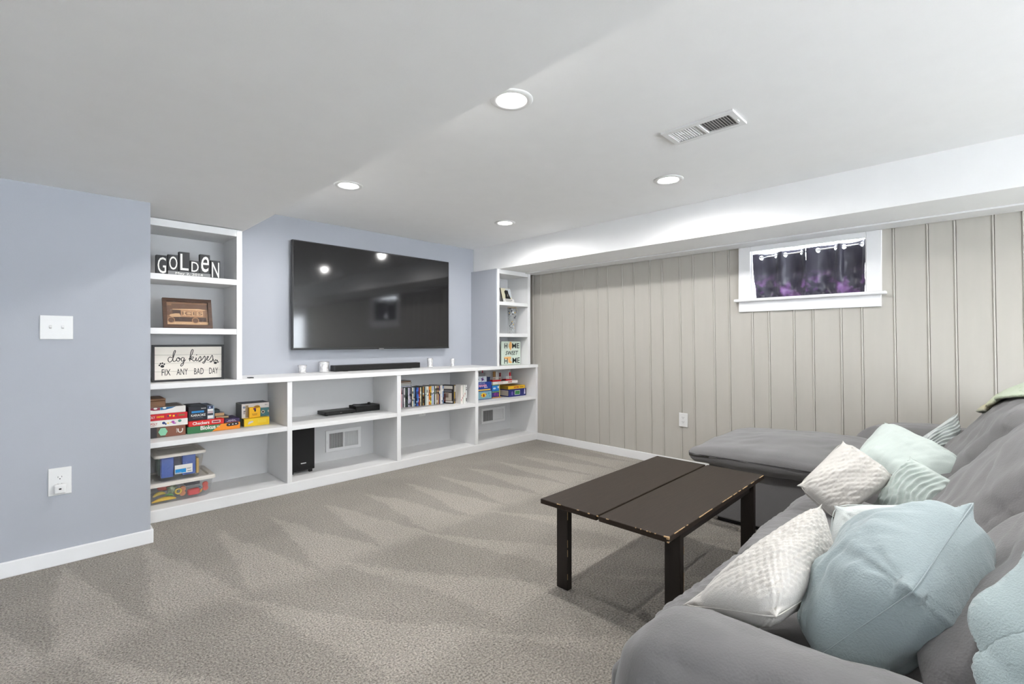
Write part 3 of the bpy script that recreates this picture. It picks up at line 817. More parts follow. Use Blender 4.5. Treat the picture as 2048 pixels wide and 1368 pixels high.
def seam_of(corners, pinch, mm, r, parent, label=None, cr=0.075):
    A, Bc, C, D = [Vector(c) for c in corners]; pts = []
    def at(u, v):
        uu = u * (1 - pinch * (1 - v * v) * abs(u)); vv = v * (1 - pinch * (1 - u * u) * abs(v)); k_ = 1 - cr * (u * u * v * v) ** 3; uu *= k_; vv *= k_; s, q = (uu + 1) / 2, (vv + 1) / 2
        return A * (1 - s) * (1 - q) + Bc * s * (1 - q) + C * s * q + D * (1 - s) * q
    n = 20
    for k in range(n): pts.append(at(-1 + 2 * k / n, -1))
    for k in range(n): pts.append(at(1, -1 + 2 * k / n))
    for k in range(n): pts.append(at(1 - 2 * k / n, 1))
    for k in range(n + 1): pts.append(at(-1, 1 - 2 * k / n))
    bm = bmesh.new(); tube(bm, pts, r, 6, cap=False)
    return put('seam', bm, mm, parent, smooth=True, label=label)
def cushion(name, corners, t, m, label, cat='pillow', seam=None, **k):
    c = sum((Vector(q) for q in corners), Vector()) / 4
    r = root(name, label, cat, (c.x, c.y, min(q[2] for q in corners)))
    put('cover', pillow(corners, t, **k), m, r, smooth=True)
    seam_of(corners, k.get('pinch', 0.10), seam or m, 0.0013, r, cr=k.get('cr', 0.075))
    return r
def crease(u, v, s):
    return -0.030 * math.exp(-((u - 0.12 + 0.35 * v) / 0.10) ** 2) * max(0, -v + 0.3) if s > 0 else 0
#PILLOWS
cushion('pillow', [(1.085, 0.515, 0.515), (1.452, 0.300, 0.728), (1.430, 0.262, 0.545), (1.045, 0.296, 0.595)], 0.105, M_white,
        'white honeycomb woven pillow lying against the near armrest', n=150, pat=honey(62, 34, 0.0019), seed=1.0, pinch=0.05, cr=0.05, wr=0.006, power=0.38)
def knot(u, v, s):      # the near corner pokes out and the cloth gathers round it
    d = math.hypot(u - 0.96, v + 0.96)
    return 0.011 * math.exp(-(d / 0.24) ** 2)
cushion('pillow', [(1.12, 0.270, 0.470), (1.136, 0.092, 0.690), (1.410, 0.012, 0.815), (1.42, 0.150, 0.58)], 0.125, M_aqua,
        'big pale aqua plush pillow in the foreground beside the backrest', n=80, seed=2.0, pinch=0.04, wr=0.009, power=0.42, cr=0.05, dent=knot)
cushion('pillow', [(1.455, 0.305, 0.455), (1.555, 0.300, 0.700), (1.70, 0.075, 0.72), (1.60, 0.09, 0.47)], 0.06, M_mintw,
        'white pillow with a mint ribbed border behind the big aqua pillow', n=60, seed=3.0, pinch=0.04, cr=0.10)
cushion('pillow', [(2.130, 0.530, 0.575), (2.40, 0.425, 0.735), (2.365, 0.235, 0.615), (2.150, 0.400, 0.46)], 0.075, M_white,
        'off white quilted pillow standing on the middle of the seat', n=84, pat=quilt(30, 0.004), seed=4.0, pinch=0.05, cr=0.13, power=0.36)
cushion('pillow', [(2.72, 0.455, 0.585), (3.12, 0.375, 0.735), (2.80, 0.03, 0.625), (2.64, 0.185, 0.47)], 0.085, M_mint,
        'smooth pale mint pillow leaning over the console armrest', n=60, seed=5.0, pinch=0.06, cr=0.11, power=0.36)
cushion('pillow', [(2.33, 0.315, 0.505), (2.375, 0.205, 0.71), (2.31, 0.045, 0.63), (2.22, 0.14, 0.47)], 0.07, M_mint,
        'pale mint pillow with wavy ribs in front of the middle backrest', n=84, pat=ribs(30, 0.006, seed=1.0), seed=6.0, pinch=0.05, cr=0.10, power=0.38)
cushion('pillow', [(3.40, 0.27, 0.60), (3.65, 0.105, 0.755), (3.45, 0.085, 0.52), (3.32, 0.215, 0.50)], 0.06, M_mintw,
        'white and mint ribbed pillow farthest away against the chaise backrest', n=84, pat=ribs(34, 0.007, skew=0.3, seed=3.0), seed=7.0, pinch=0.05, cr=0.08)
# ------------------------------------------------------------------ throws
M_thr = mat('aqua_throw_fleece', (0.42, 0.505, 0.515), 0.98, spec=0.05, bump=0.25, bscale=300, sheen=0.4, var=0.06)
def throw(src, cuts, m, label, seed, wave, lift=0.010):
    """cloth lying on a cushion: the cushion's own surface cut along planes, lifted and folded"""
    bm = src
    bmesh.ops.recalc_face_normals(bm, faces=bm.faces)
    for co_, no_ in cuts:
        bmesh.ops.bisect_plane(bm, geom=bm.verts[:] + bm.edges[:] + bm.faces[:], plane_co=co_, plane_no=no_, clear_outer=True, dist=1e-5)
    bm.normal_update()
    mv = []
    for v in bm.verts:
        w = wave(v.co) + 0.004 * noise.noise(Vector((v.co.x * 14 + seed, v.co.y * 14, v.co.z * 14)))
        mv.append(v.normal * (lift + w))
    for v, d in zip(bm.verts, mv): v.co += d
    o = solo('throw_blanket', bm, m, label, 'blanket', smooth=True)
    md = o.modifiers.new('thickness', 'SOLIDIFY'); md.thickness = 0.012; md.offset = 1
    return o
throw(backrest(1.05, 1.71, 0.975, 1.0, n=84, extra=-0.05), [((1.082, 0, 0.630), (0.78, 0.0, -0.625)), ((1.0, 0, 0.47), (0, 0, -1))], M_thr,
      'pale aqua fleece throw hanging over the near end of the sofa back', 2.0, lambda p: 0.004 + 0.004 * math.sin((p.x * 0.72 - p.z * 0.69) * 45 + 2 * noise.noise(p * 4)))
def green_throw_material():
    m = mat('tie_dye_throw', (0.62, 0.70, 0.56), 0.98, spec=0.05, bump=0.4, bscale=200, sheen=0.3)
    nt = m.node_tree; N = nt.nodes; L = nt.links; b = N['Principled BSDF']
    tc = N.new('ShaderNodeTexCoord'); sp = N.new('ShaderNodeSeparateXYZ'); L.new(tc.outputs['Object'], sp.inputs[0])
    mr = N.new('ShaderNodeMapRange'); mr.inputs[1].default_value = 0.0; mr.inputs[2].default_value = 0.26; L.new(sp.outputs[2], mr.inputs[0])
    cr = N.new('ShaderNodeValToRGB'); e = cr.color_ramp.elements
    e[0].position = 0.0; e[0].color = (0.33, 0.45, 0.55, 1); e[1].position = 1.0; e[1].color = (0.62, 0.72, 0.60, 1)
    a = cr.color_ramp.elements.new(0.35); a.color = (0.66, 0.60, 0.38, 1)
    a = cr.color_ramp.elements.new(0.6); a.color = (0.58, 0.65, 0.47, 1)
    L.new(mr.outputs[0], cr.inputs[0]); L.new(cr.outputs[0], b.inputs['Base Color'])
    return m
throw(backrest(2.68, 3.68, 0.93, 11.0, n=84, extra=0.02), [((3.2, 0, 0.868), (-0.28, 0, -0.96)), ((2.9, 0, 0), (-1, 0, 0))], green_throw_material(),
      'pale green and yellow throw on top of the chaise backrest', 6.0, lambda p: 0.006 + 0.006 * math.sin(p.x * 38 + p.z * 20 + 2 * noise.noise(p * 4)))
#ITEMS
# ================================================================== THINGS ON THE SHELVES
INK_W = cm(238, 236, 230); INK_K = cm(22, 22, 24); INK_R = cm(196, 24, 36); INK_Y = cm(240, 190, 20)
def blk(label, cat, x0, x1, y0, y1, z0, z1, m, name='game_box', group=None, bev=0.0015):
    """a carton: a root with its body, prints are added to it"""
    t = root(name, label, cat, ((x0 + x1) / 2, (y0 + y1) / 2, z0), group=group)
    put('body', B(x0, x1, y0, y1, z0, z1, bev=bev), m, t); return t
def patch(t, x0, x1, z0, z1, y, m, name='print', d=0.0006): return put(name, B(x0, x1, y - d, y, z0, z1), m, t)
def poly(t, pts, y, m, name='print', d=0.0007): return put(name, prism(pts, y - d, y), m, t)
def dots(t, lst, y, m, name='print'):
    bm = bmesh.new()
    for x, z, rx, rz in lst: disc(bm, x, y, z, rx, rz, 20, 0.0008)
    return put(name, bm, m, t)

# ---- letter blocks on the top shelf
M_slate = mat('painted_black_block', (0.030, 0.030, 0.032), 0.6, bump=0.1, bscale=60, var=0.15)
yb = 3.80; zb = 1.5845
for ch, x0, x1, z0, z1, lab in (('G', .537, .596, zb, 1.712, 'first'), ('O', .599, .657, zb + .031, 1.722, 'second'), ('L', .660, .720, zb + .031, 1.748, 'third, tallest'),
                              ('D', .7235, .777, zb + .031, 1.697, 'fourth, shortest'), ('e', .7785, .838, zb + .031, 1.746, 'fifth'), ('N', .8425, .900, zb, 1.713, 'sixth')):
    t = root('letter_block', 'black wooden block with white letter %s, %s of the row' % (ch, lab), 'letter block', ((x0 + x1) / 2, yb, z0), group='letter blocks on the top shelf')
    put('block', B(x0, x1, yb, yb + 0.038, z0, z1, bev=0.0015), M_slate, t)
    w, h = (x1 - x0), (z1 - z0)
    text(ch, x0 + w * 0.13, yb - 0.0002, z0 + h * 0.08, w * 0.76, h * 0.82, INK_W, t, shear=0.15 if ch == 'e' else 0.0, name='letter')
t = root('date_block', 'low grey block with a white date carrying the four middle letter blocks', 'letter block', (0.72, yb, zb))
put('block', B(0.5985, 0.8405, yb - 0.004, yb + 0.038, zb, zb + 0.0305, bev=0.001), mat('grey_block', (0.22, 0.22, 0.22), 0.6), t)
text('May 2, 2014', 0.640, yb - 0.0042, zb + 0.006, 0.155, 0.020, INK_W, t)

# ---- framed photograph of an old truck
def framed(t, x0, x1, z0, z1, y, bw, m, dep=0.018, piv=None, ang=0.0):
    for n, pts in (('frame_rail', [(x0, z0), (x1, z0), (x1 - bw, z0 + bw), (x0 + bw, z0 + bw)]), ('frame_rail', [(x0, z1), (x0 + bw, z1 - bw), (x1 - bw, z1 - bw), (x1, z1)]),
                   ('frame_rail', [(x0, z0), (x0 + bw, z0 + bw), (x0 + bw, z1 - bw), (x0, z1)]), ('frame_rail', [(x1, z0), (x1, z1), (x1 - bw, z1 - bw), (x1 - bw, z0 + bw)])):
        bm = prism(pts, y - dep, y)
        if ang: tilted(bm, piv, ang)
        put(n, bm, m, t)
ang = -0.25; P0 = (0.72, 3.84, 1.2375)
t = root('framed_picture', 'brown wooden picture frame with a sepia picture of an old delivery truck', 'picture', (0.72, 3.86, 1.2365))
M_walnut = mat('walnut_frame', (0.075, 0.036, 0.020), 0.4, var=0.3, vscale=14, stretch=(1, 8, 8))
framed(t, .580, .861, 1.2375, 1.444, 3.84, 0.022, M_walnut, piv=P0, ang=ang)
def tb_(name, bm, m): tilted(bm, P0, ang); return put(name, bm, m, t)
sep = [cm(176, 132, 94), cm(104, 72, 50), cm(200, 162, 122), cm(70, 46, 32), cm(136, 100, 72)]
X_ = lambda u: .602 + u * .237; Z_ = lambda v: 1.2595 + v * .1625
yy = 3.838
tb_('picture_print', B(X_(0), X_(1), yy - .001, yy + .002, Z_(0), Z_(1)), sep[4])
tb_('picture_print', B(X_(0), X_(1), yy - .0014, yy - .001, Z_(0), Z_(.14)), sep[2])
tb_('picture_print', B(X_(0.12), X_(1), yy - .0014, yy - .001, Z_(.70), Z_(.92)), sep[1])
tb_('picture_print', B(X_(0.0), X_(.15), yy - .0014, yy - .001, Z_(.42), Z_(.84)), sep[1])
tb_('picture_print', prism([(X_(.14), Z_(.66)), (X_(.14), Z_(.69)), (X_(.78), Z_(.73)), (X_(.97), Z_(.68)), (X_(.90), Z_(.655))], yy - .0019, yy - .0014), sep[2])
tb_('picture_print', B(X_(.34), X_(.88), yy - .0018, yy - .0014, Z_(.36), Z_(.655)), sep[0])
tb_('picture_print', B(X_(.14), X_(.33), yy - .0018, yy - .0014, Z_(.45), Z_(.65)), sep[3])
tb_('picture_print', prism([(X_(.06), Z_(.40)), (X_(.08), Z_(.45)), (X_(.20), Z_(.50)), (X_(.30), Z_(.50)), (X_(.34), Z_(.36)), (X_(.12), Z_(.34))], yy - .0021, yy - .0014), sep[2])
tb_('picture_print', B(X_(.10), X_(.95), yy - .0018, yy - .0014, Z_(.17), Z_(.345)), sep[3])
for u in (.38, .49, .60, .71, .80):
    tb_('picture_print', B(X_(u), X_(u + .075), yy - .0022, yy - .0018, Z_(.42), Z_(.60)), sep[2])
for u in (.10, .68):
    bm = bmesh.new(); disc(bm, X_(u), yy - .0018, Z_(.21), .021, .021, 24, .0004); tb_('picture_print', bm, sep[0])
    bm = bmesh.new(); disc(bm, X_(u), yy - .0022, Z_(.21), .017, .017, 24, .0004); tb_('picture_print', bm, sep[1])
me = text_mesh('ICES', X_(.86) - X_(.37), .022); me.transform(Matrix.Translation((X_(.37), yy - .0023, Z_(.45))))
me.transform(Matrix.Translation(P0) @ Matrix.Rotation(ang, 4, 'X') @ Matrix.Translation(-Vector(P0))); put('lettering', me, sep[1], t)
tb_('cover_glass', B(X_(0), X_(1), yy - .0060, yy - .0052, Z_(0), Z_(1)), pane_mat('picture_glass', (1, 1, 1), 0.995, 0.03))
put('easel_back', tilted(B(.66, .78, 3.928, 3.931, 1.2375, 1.38), (0.72, 3.93, 1.2375), 0.20), INK_K, t)

# ---- dog sign
t = root('framed_sign', 'black framed white plank sign about dog kisses on the countertop', 'sign', (0.73, 3.87, 0.8805))
sx0, sx1, sz0, sz1, sy = .522, .934, .8805, 1.126, 3.862
framed(t, sx0, sx1, sz0, sz1, sy, 0.013, M_slate, 0.020)
M_bd = mat('whitewashed_board', srgb(226, 220, 210), 0.7, var=0.03, vscale=5, stretch=(1, 1, 12))
for k in range(4):
    za = sz0 + .013 + k * (sz1 - sz0 - .026) / 4
    put('board', B(sx0 + .013, sx1 - .013, sy - .012, sy, za + .0006, za + (sz1 - sz0 - .026) / 4 - .0006, bev=.0008), M_bd, t)
put('back', B(sx0 + .004, sx1 - .004, sy, sy + .004, sz0 + .002, sz1 - .004), INK_K, t)
fy = sy - .0122
SU = lambda u: sx0 + .013 + u * (sx1 - sx0 - .026); SV = lambda v: sz0 + .013 + v * (sz1 - sz0 - .026)
def script(strokes, r):
    bm = bmesh.new()
    for st in strokes:
        pts = spline([(SU(u), fy, SV(v)) for u, v in st], 7)
        tube(bm, pts, r, 6)
    for v in bm.verts: v.co.y = fy - .0001 + (v.co.y - fy) * 0.25
    put('script_lettering', bm, INK_K, t)
# "dog kisses" drawn as handwriting (u across, v up)
H = [
 [(.245, .66), (.215, .685), (.19, .63), (.195, .56), (.22, .535), (.25, .60), (.275, .74), (.295, .86), (.285, .885), (.265, .80), (.258, .66), (.262, .565), (.285, .55), (.31, .60)],   # d
 [(.335, .665), (.315, .64), (.315, .575), (.335, .55), (.355, .585), (.355, .645), (.335, .665), (.345, .63), (.375, .625)],      # o
 [(.415, .66), (.39, .66), (.378, .60), (.39, .55), (.415, .58), (.422, .66), (.418, .55), (.405, .44), (.38, .40), (.372, .44), (.41, .52), (.445, .60)],    # g
 [(.49, .60), (.535, .74), (.555, .88), (.54, .91), (.522, .82), (.508, .66), (.505, .545)],
 [(.508, .61), (.535, .67), (.56, .675), (.55, .63), (.515, .61), (.545, .585), (.565, .545), (.59, .575)],        # k
 [(.59, .575), (.603, .655), (.60, .57), (.615, .55), (.635, .60)],                                            # i
 [(.635, .60), (.665, .69), (.675, .60), (.66, .535), (.635, .55), (.67, .555), (.70, .61)],                             # s
 [(.70, .61), (.73, .70), (.74, .61), (.725, .53), (.70, .50), (.72, .47), (.76, .60)],                             # s
 [(.76, .60), (.79, .655), (.785, .69), (.768, .66), (.77, .58), (.79, .56), (.82, .62)],                            # e
 [(.82, .62), (.848, .72), (.86, .62), (.845, .54), (.815, .53), (.83, .50), (.875, .60)],                            # s
]
script(H, .0026)
dots(t, [(SU(.607), SV(.74), .003, .0035)], fy, INK_K, name='script_lettering')
def paw(cx, cz, k, a):
    L_ = [(0, -.006, .010, .0085), (-.013, .004, .0042, .0055), (-.005, .0125, .0042, .0060), (.005, .0125, .0042, .0060), (.013, .004, .0042, .0055)]
    bm = bmesh.new()
    for dx, dz, rx, rz in L_:
        disc(bm, cx + k * (dx * math.cos(a) - dz * math.sin(a)), fy, cz + k * (dx * math.sin(a) + dz * math.cos(a)), rx * k, rz * k, 18, .0007)
    put('paw_print', bm, INK_K, t)
paw(SU(.105), SV(.44), 1.05, 0.25); paw(SU(.905), SV(.50), 1.0, -0.35)
for w_, u0, u1 in (('FIX', .10, .225), ('ANY', .31, .475), ('BAD', .57, .715), ('DAY', .80, .94)):
    text(w_, SU(u0), fy, SV(.13), SU(u1) - SU(u0), .042, INK_K, t)

solo('small_tray', B(1.079, 1.112, 3.78, 3.83, .8805, .8865, bev=.002), INK_K, 'small flat black gadget on the countertop beside the left bookcase', 'gadget')

# ---- glass candle holders
M_merc = mat('silvered_glass', (0.86, 0.86, 0.87), 0.16, metal=0.75, bump=0.5, bscale=70, var=0.25, vscale=40)
def votive(x, y, r, h, flare, label, ribs_=14):
    bm = bmesh.new(); n = 42; prof = []
    for k in range(9):
        q = k / 8; prof.append((r * (1 + flare * (q - 0.7)) * (1 + 0.03 * math.sin(q * 9)), h * q))
    outer = prof; inner = [(max(a - .004, .004), b) for a, b in prof[::-1] if b > h * .12] + [(0.0, h * .12)]
    lathe(bm, [(0, 0)] + outer + inner, seg=n)
    for v in bm.verts:
        rr = math.hypot(v.co.x, v.co.y)
        if rr > r * .6:
            a = math.atan2(v.co.y, v.co.x); f = 1 + 0.035 * math.cos(a * ribs_); v.co.x *= f; v.co.y *= f
    bm.transform(Matrix.Translation((x, y, .8805)))
    t = root('candle_holder', label, 'candle holder', (x, y, .8805), group='silvered glass candle holders on the countertop')
    put('glass', bm, M_merc, t, smooth=True)
    bm = bmesh.new(); lathe(bm, [(0, h * .125), (r * .55, h * .125), (r * .55, h * .4), (0, h * .4)], c=(x, y, .8805), seg=20)
    put('candle', bm, mat('white_wax', (0.8, 0.79, 0.76), 0.5), t)
votive(1.565, 4.055, .032, .070, .35, 'flared silver glass candle holder, leftmost on the countertop')
votive(1.746, 4.050, .040, .093, .10, 'wide ribbed silver glass candle holder beside the soundbar left end')
votive(2.832, 4.020, .029, .098, .05, 'straight silver glass candle holder just right of the soundbar')
votive(3.106, 4.000, .023, .084, .45, 'narrow tulip shaped silver glass candle holder, rightmost on the countertop', 8)

# ---- soundbar and electronics
t = root('soundbar', 'long low black soundbar on the countertop below the television', 'soundbar', (2.28, 4.08, .8805))
put('body', B(1.835, 2.735, 4.05, 4.125, .8825, .936, bev=.006, seg=3), M_black, t)
put('speaker_grille', B(1.85, 2.72, 4.0488, 4.0502, .888, .930), mat('speaker_mesh', (0.018, 0.018, 0.018), 0.9, bump=0.6, bscale=900), t)
for x in (1.95, 2.62): put('foot', B(x - .02, x + .02, 4.06, 4.11, .8803, .8828), INK_K, t)

t = root('subwoofer', 'tall black subwoofer box in the lower bay beside the divider', 'speaker', (1.51, 4.0, .08))
put('cabinet', B(1.405, 1.605, 3.903, 4.135, .1045, .4605, bev=.003), M_black, t)
put('front_cloth', B(1.410, 1.600, 3.899, 3.903, .110, .455), mat('speaker_cloth', (0.014, 0.014, 0.014), 0.95, bump=0.5, bscale=700), t)
put('badge', B(1.492, 1.534, 3.8975, 3.899, .160, .167), M_plate, t)
for x in (1.43, 1.58):
    for y in (3.93, 4.11): put('foot', B(x - .012, x + .012, y - .012, y + .012, .0803, .1047), INK_K, t)

t = root('disc_player', 'flat black disc player on the shelf beside a thicker black box', 'disc player', (1.88, 4.05, SH))
put('body', B(1.725, 2.005, 3.985, 4.138, SH + .004, SH + .034, bev=.002), M_black, t)
put('front_panel', B(1.727, 2.003, 3.982, 3.985, SH + .006, SH + .031), mat('gloss_black', (0.01, 0.01, 0.01), 0.15), t)
put('button', B(1.86, 1.875, 3.980, 3.982, SH + .015, SH + .021), mat('badge_grey', (0.2, 0.2, 0.2), 0.3), t)
for x in (1.75, 1.98): put('foot', B(x - .01, x + .01, 4.0, 4.02, SH + .0002, SH + .0042), INK_K, t)
t = root('cable_box', 'thick black set top box with a cable on top', 'set top box', (2.13, 4.06, SH))
put('body', B(2.016, 2.250, 3.995, 4.139, SH + .0003, SH + .056, bev=.003), M_black, t)
put('front_panel', B(2.020, 2.246, 3.9925, 3.995, SH + .006, SH + .050), MATS['gloss_black'], t)
bm = bmesh.new(); tube(bm, spline([(2.00, 4.05, SH + .04), (2.005, 4.04, SH + .068), (2.05, 4.05, SH + .066), (2.10, 4.07, SH + .0605), (2.15, 4.06, SH + .0605), (2.18, 4.08, SH + .064), (2.20, 4.12, SH + .0605)], 6), .0035, 8)
solo('black_cable', bm, INK_K, 'black cable looped over the top of the set top box', 'cable', smooth=True)
solo('cable_plug', B(2.155, 2.175, 4.03, 4.055, SH + .0565, SH + .078, bev=.004), INK_K, 'black cable plug lying on the set top box', 'plug')

# ---- games in the upper left bay: left stack
y = 3.885
t = blk('dark game box with a mint hexagon on its side, lowest of the left stack', 'game box', .430, .712, y, 4.13, SH + .0003, .5785, cm(52, 50, 52))
patch(t, .600, .712, SH + .001, .578, y, cm(132, 82, 62)); patch(t, .553, .600, SH + .001, .578, y, cm(92, 76, 62))
poly(t, [(.586 + .0255 * math.cos(PI / 3 * k + 0), .545 + .0285 * math.sin(PI / 3 * k + 0)) for k in range(6)], y - .0006, cm(142, 206, 170))
bm = bmesh.new(); a0 = [(.682 + .0125 * math.cos(PI + a * PI / 10), .545 + .0155 * math.sin(PI + a * PI / 10)) for a in range(11)]
tube(bm, [(a0[0][0], y - .001, .556)] + [(p_, y - .001, q_) for p_, q_ in a0] + [(a0[-1][0], y - .001, .556)], .0035, 6); put('print', bm, INK_W, t)
me = text_mesh('azulo', .030, .006); me.transform(Matrix.Rotation(-PI / 2, 4, 'Y')); me.transform(Matrix.Translation((.664, y - .0007, .530))); put('print', me, INK_W, t)
t = blk('white game box with small coloured figures, second from the bottom of the left stack', 'game box', .430, .724, y - .006, 4.12, .579, .6225, INK_W)
text('MONOPOLY', .470, y - .0062, .594, .085, .015, cm(196, 60, 66), t, bold=.01); text('JUNIOR', .50, y - .0062, .5845, .040, .006, cm(150, 60, 66), t)
dots(t, [(.589, .604, .009, .009), (.600, .596, .005, .006)], y - .006, cm(44, 66, 120)); dots(t, [(.640, .606, .009, .008), (.648, .596, .010, .004)], y - .006, cm(170, 80, 170))
dots(t, [(.678, .609, .010, .009)], y - .006, cm(70, 130, 116)); dots(t, [(.613, .600, .006, .004), (.628, .604, .004, .003)], y - .006, INK_Y)
t = blk('red game box with yellow lettering, third from the bottom of the left stack', 'game box', .430, .722, y - .006, 4.12, .623, .6655, cm(205, 24, 40))
text('MONOPOLY', .462, y - .0062, .638, .080, .016, INK_W, t, bold=.01); text('EMPIRE', .551, y - .0062, .641, .040, .011, INK_Y, t, bold=.02)
dots(t, [(.613, .648, .004, .007), (.656, .650, .004, .006)], y - .006, cm(40, 66, 110)); dots(t, [(.624, .650, .006, .006), (.644, .646, .006, .006)], y - .006, INK_Y)
patch(t, .672, .706, .642, .653, y - .006, cm(130, 110, 60))
t = blk('white game box with a red and blue sweep, topmost of the left stack', 'game box', .430, .713, y, 4.125, .666, .709, INK_W)
poly(t, [(.485, .7085), (.505, .697), (.535, .690), (.570, .690), (.5705, .7085)], y, cm(138, 42, 62)); poly(t, [(.571, .7085), (.571, .690), (.605, .692), (.635, .699), (.658, .7085)], y, cm(40, 104, 150))
dots(t, [(.545, .703, .010, .006)], y - .0008, INK_W); dots(t, [(.594, .704, .010, .006)], y - .0008, INK_W)
text('PICTIO', .445, y, .674, .050, .011, cm(60, 70, 130), t)
put('lid_print', B(.44, .70, y + .01, 4.11, .7092, .7096), cm(120, 108, 100), t)
M_oak = mat('oiled_wood_box', (0.20, 0.095, 0.040), 0.45, var=0.35, vscale=9, stretch=(1, 10, 10), bump=.05, bscale=30)
t = root('wooden_box', 'brown wooden box on top of the left game stack', 'box', (.515, 3.99, .7097))
put('body', B(.430, .601, y + .004, 4.10, .7098, .752, bev=.004), M_oak, t)
put('lid', B(.430, .602, y + .003, 4.101, .7525, .767, bev=.004), M_oak, t)

# checkers / blokus boxes beside the stack
t = blk('green and orange game box lying under the red checkers box', 'game box', .722, 1.050, y + .002, 4.12, SH + .0003, .5565, cm(56, 120, 76))
poly(t, [(.870, SH + .001), (1.049, SH + .001), (1.049, .556), (.930, .556)], y + .002, cm(234, 142, 30))
text('Blokus', .800, y + .0014, .527, .092, .029, INK_W, t, bold=.02); text('XL', .897, y + .0014, .536, .022, .012, INK_W, t)
poly(t, [(.972 + .012 * math.cos(PI / 2 + PI * k / 8), .543 + .011 * math.sin(PI / 2 + PI * k / 8)) for k in range(9)] + [(1.028 + .012 * math.cos(-PI / 2 + PI * k / 8), .546 + .011 * math.sin(-PI / 2 + PI * k / 8)) for k in range(9)], y + .0014, cm(36, 36, 44))
dots(t, [(.978, .544, .004, .004), (1.001, .545, .005, .004), (1.022, .546, .004, .004)], y + .0006, INK_W)
t = blk('red checkers game box lying on the green and orange box', 'game box', .728, .945, y - .006, 4.08, .557, .597, cm(214, 36, 34), bev=.007)
text('Checkers', .752, y - .0062, .568, .100, .021, INK_W, t, bold=.02)
patch(t, .868, .920, .570, .587, y - .006, INK_W); patch(t, .872, .916, .573, .584, y - .0066, cm(140, 30, 50))
t = blk('black box with a blue stripe and colourful karaoke lettering', 'game box', .730, .842, y + .004, 4.11, .5975, .695, cm(30, 32, 42))
patch(t, .748, .822, .650, .664, y + .004, cm(36, 134, 200)); text('KARAOKE', .745, y + .004, .625, .086, .017, INK_W, t, bold=.01)
text('bluetooth', .805, y + .004, .676, .028, .007, INK_W, t); patch(t, .755, .815, .6145, .617, y + .004, cm(120, 120, 130))
put('lid_print', B(.75, .82, y + .04, 4.07, .6952, .6956), cm(70, 74, 84), t)
t = blk('narrow grey and navy box with small picture panels', 'game box', .8435, .886, y + .008, 4.10, .5975, .692, cm(150, 168, 184))
for a, b, c in ((.672, .690, cm(40, 52, 90)), (.655, .668, INK_W), (.640, .652, cm(206, 180, 180)), (.626, .638, cm(60, 54, 60)), (.604, .622, INK_W)): patch(t, .8445, .878, a, b, y + .008, c)
dots(t, [(.858, .681, .006, .006)], y + .0074, cm(170, 180, 210)); put('lid_print', B(.848, .88, y + .05, 4.06, .6922, .6926), cm(60, 64, 90), t)
t = blk('purple and dark game box lying flat on the orange box end', 'game box', .950, 1.048, y + .012, 4.08, .557, .585, cm(58, 42, 84))
text('snake', .975, y + .012, .570, .045, .008, INK_W, t); text('eyes', .965, y + .012, .561, .062, .006, cm(210, 190, 220), t); patch(t, .951, 1.047, .5572, .560, y + .012, cm(150, 30, 40))
t = blk('slim brown and cream book on the purple game box', 'book', .905, .985, 3.93, 4.07, .5855, .603, cm(196, 168, 128))
patch(t, .906, .984, .587, .592, 3.93, cm(70, 66, 60)); put('cover', B(.904, .986, 3.929, 4.071, .6032, .606), cm(84, 80, 82), t)
t = blk('stack of brown edged cards on the slim book', 'cards', .900, .960, 3.94, 4.06, .6063, .628, cm(182, 146, 104))
put('top_card', B(.900, .960, 3.94, 4.06, .6282, .630), cm(96, 98, 108), t)
t = blk('small dark green box on the stack of cards', 'box', .888, .935, 3.96, 4.05, .6303, .652, cm(34, 44, 48), bev=.003)
put('label_strip', B(.895, .928, 3.9594, 3.960, .637, .645), cm(60, 80, 84), t)

# right pair in that bay
yr = 3.985
t = blk('white and black escape game box standing at the back', 'game box', 1.087, 1.281, yr, 4.135, SH + .0003, .672, cm(214, 208, 204))
put('side_print', B(1.0862, 1.087, yr + .003, 4.133, SH + .003, .670), cm(112, 112, 114), t); put('lid_print', B(1.088, 1.280, yr + .002, 4.133, .6722, .6727), cm(58, 58, 70), t)
patch(t, 1.112, 1.132, SH + .06, .660, yr, cm(150, 130, 100)); text('IT', 1.099, yr, .594, .014, .026, INK_K, t, bold=.02); dots(t, [(1.103, .646, .009, .009)], yr, cm(120, 130, 150))
patch(t, 1.214, 1.280, .565, .632, yr, cm(70, 116, 120)); dots(t, [(1.236, .600, .013, .013), (1.275, .603, .005, .009)], yr - .0006, cm(200, 190, 170)); dots(t, [(1.236, .600, .007, .007)], yr - .0014, INK_K)
text('16+', 1.250, yr, .650, .020, .011, cm(60, 60, 70), t)
t = blk('small yellow card box with a purple flower standing on the long yellow box', 'game box', 1.131, 1.208, yr - .030, yr - .003, .5665, .645, cm(245, 186, 24))
dots(t, [(1.168, .632, .010, .008)], yr - .030, cm(120, 30, 110)); dots(t, [(1.171, .620, .006, .010)], yr - .0308, INK_K)
text('bold', 1.152, yr - .030, .590, .032, .008, cm(110, 60, 20), t); patch(t, 1.152, 1.184, .583, .587, yr - .030, cm(200, 120, 20)); dots(t, [(1.185, .648, .020, .010)], yr - .0292, cm(180, 130, 40))
t = blk('long yellow game box lying in front of the white escape game', 'game box', 1.085, 1.262, yr - .065, yr - .002, SH + .0003, .566, cm(236, 196, 26))
poly(t, [(1.110, .528), (1.118, .545), (1.143, .549), (1.150, .541), (1.125, .527), (1.116, .522)], yr - .065, cm(200, 190, 190)); text('JAM', 1.115, yr - .0657, .530, .030, .011, INK_W, t)
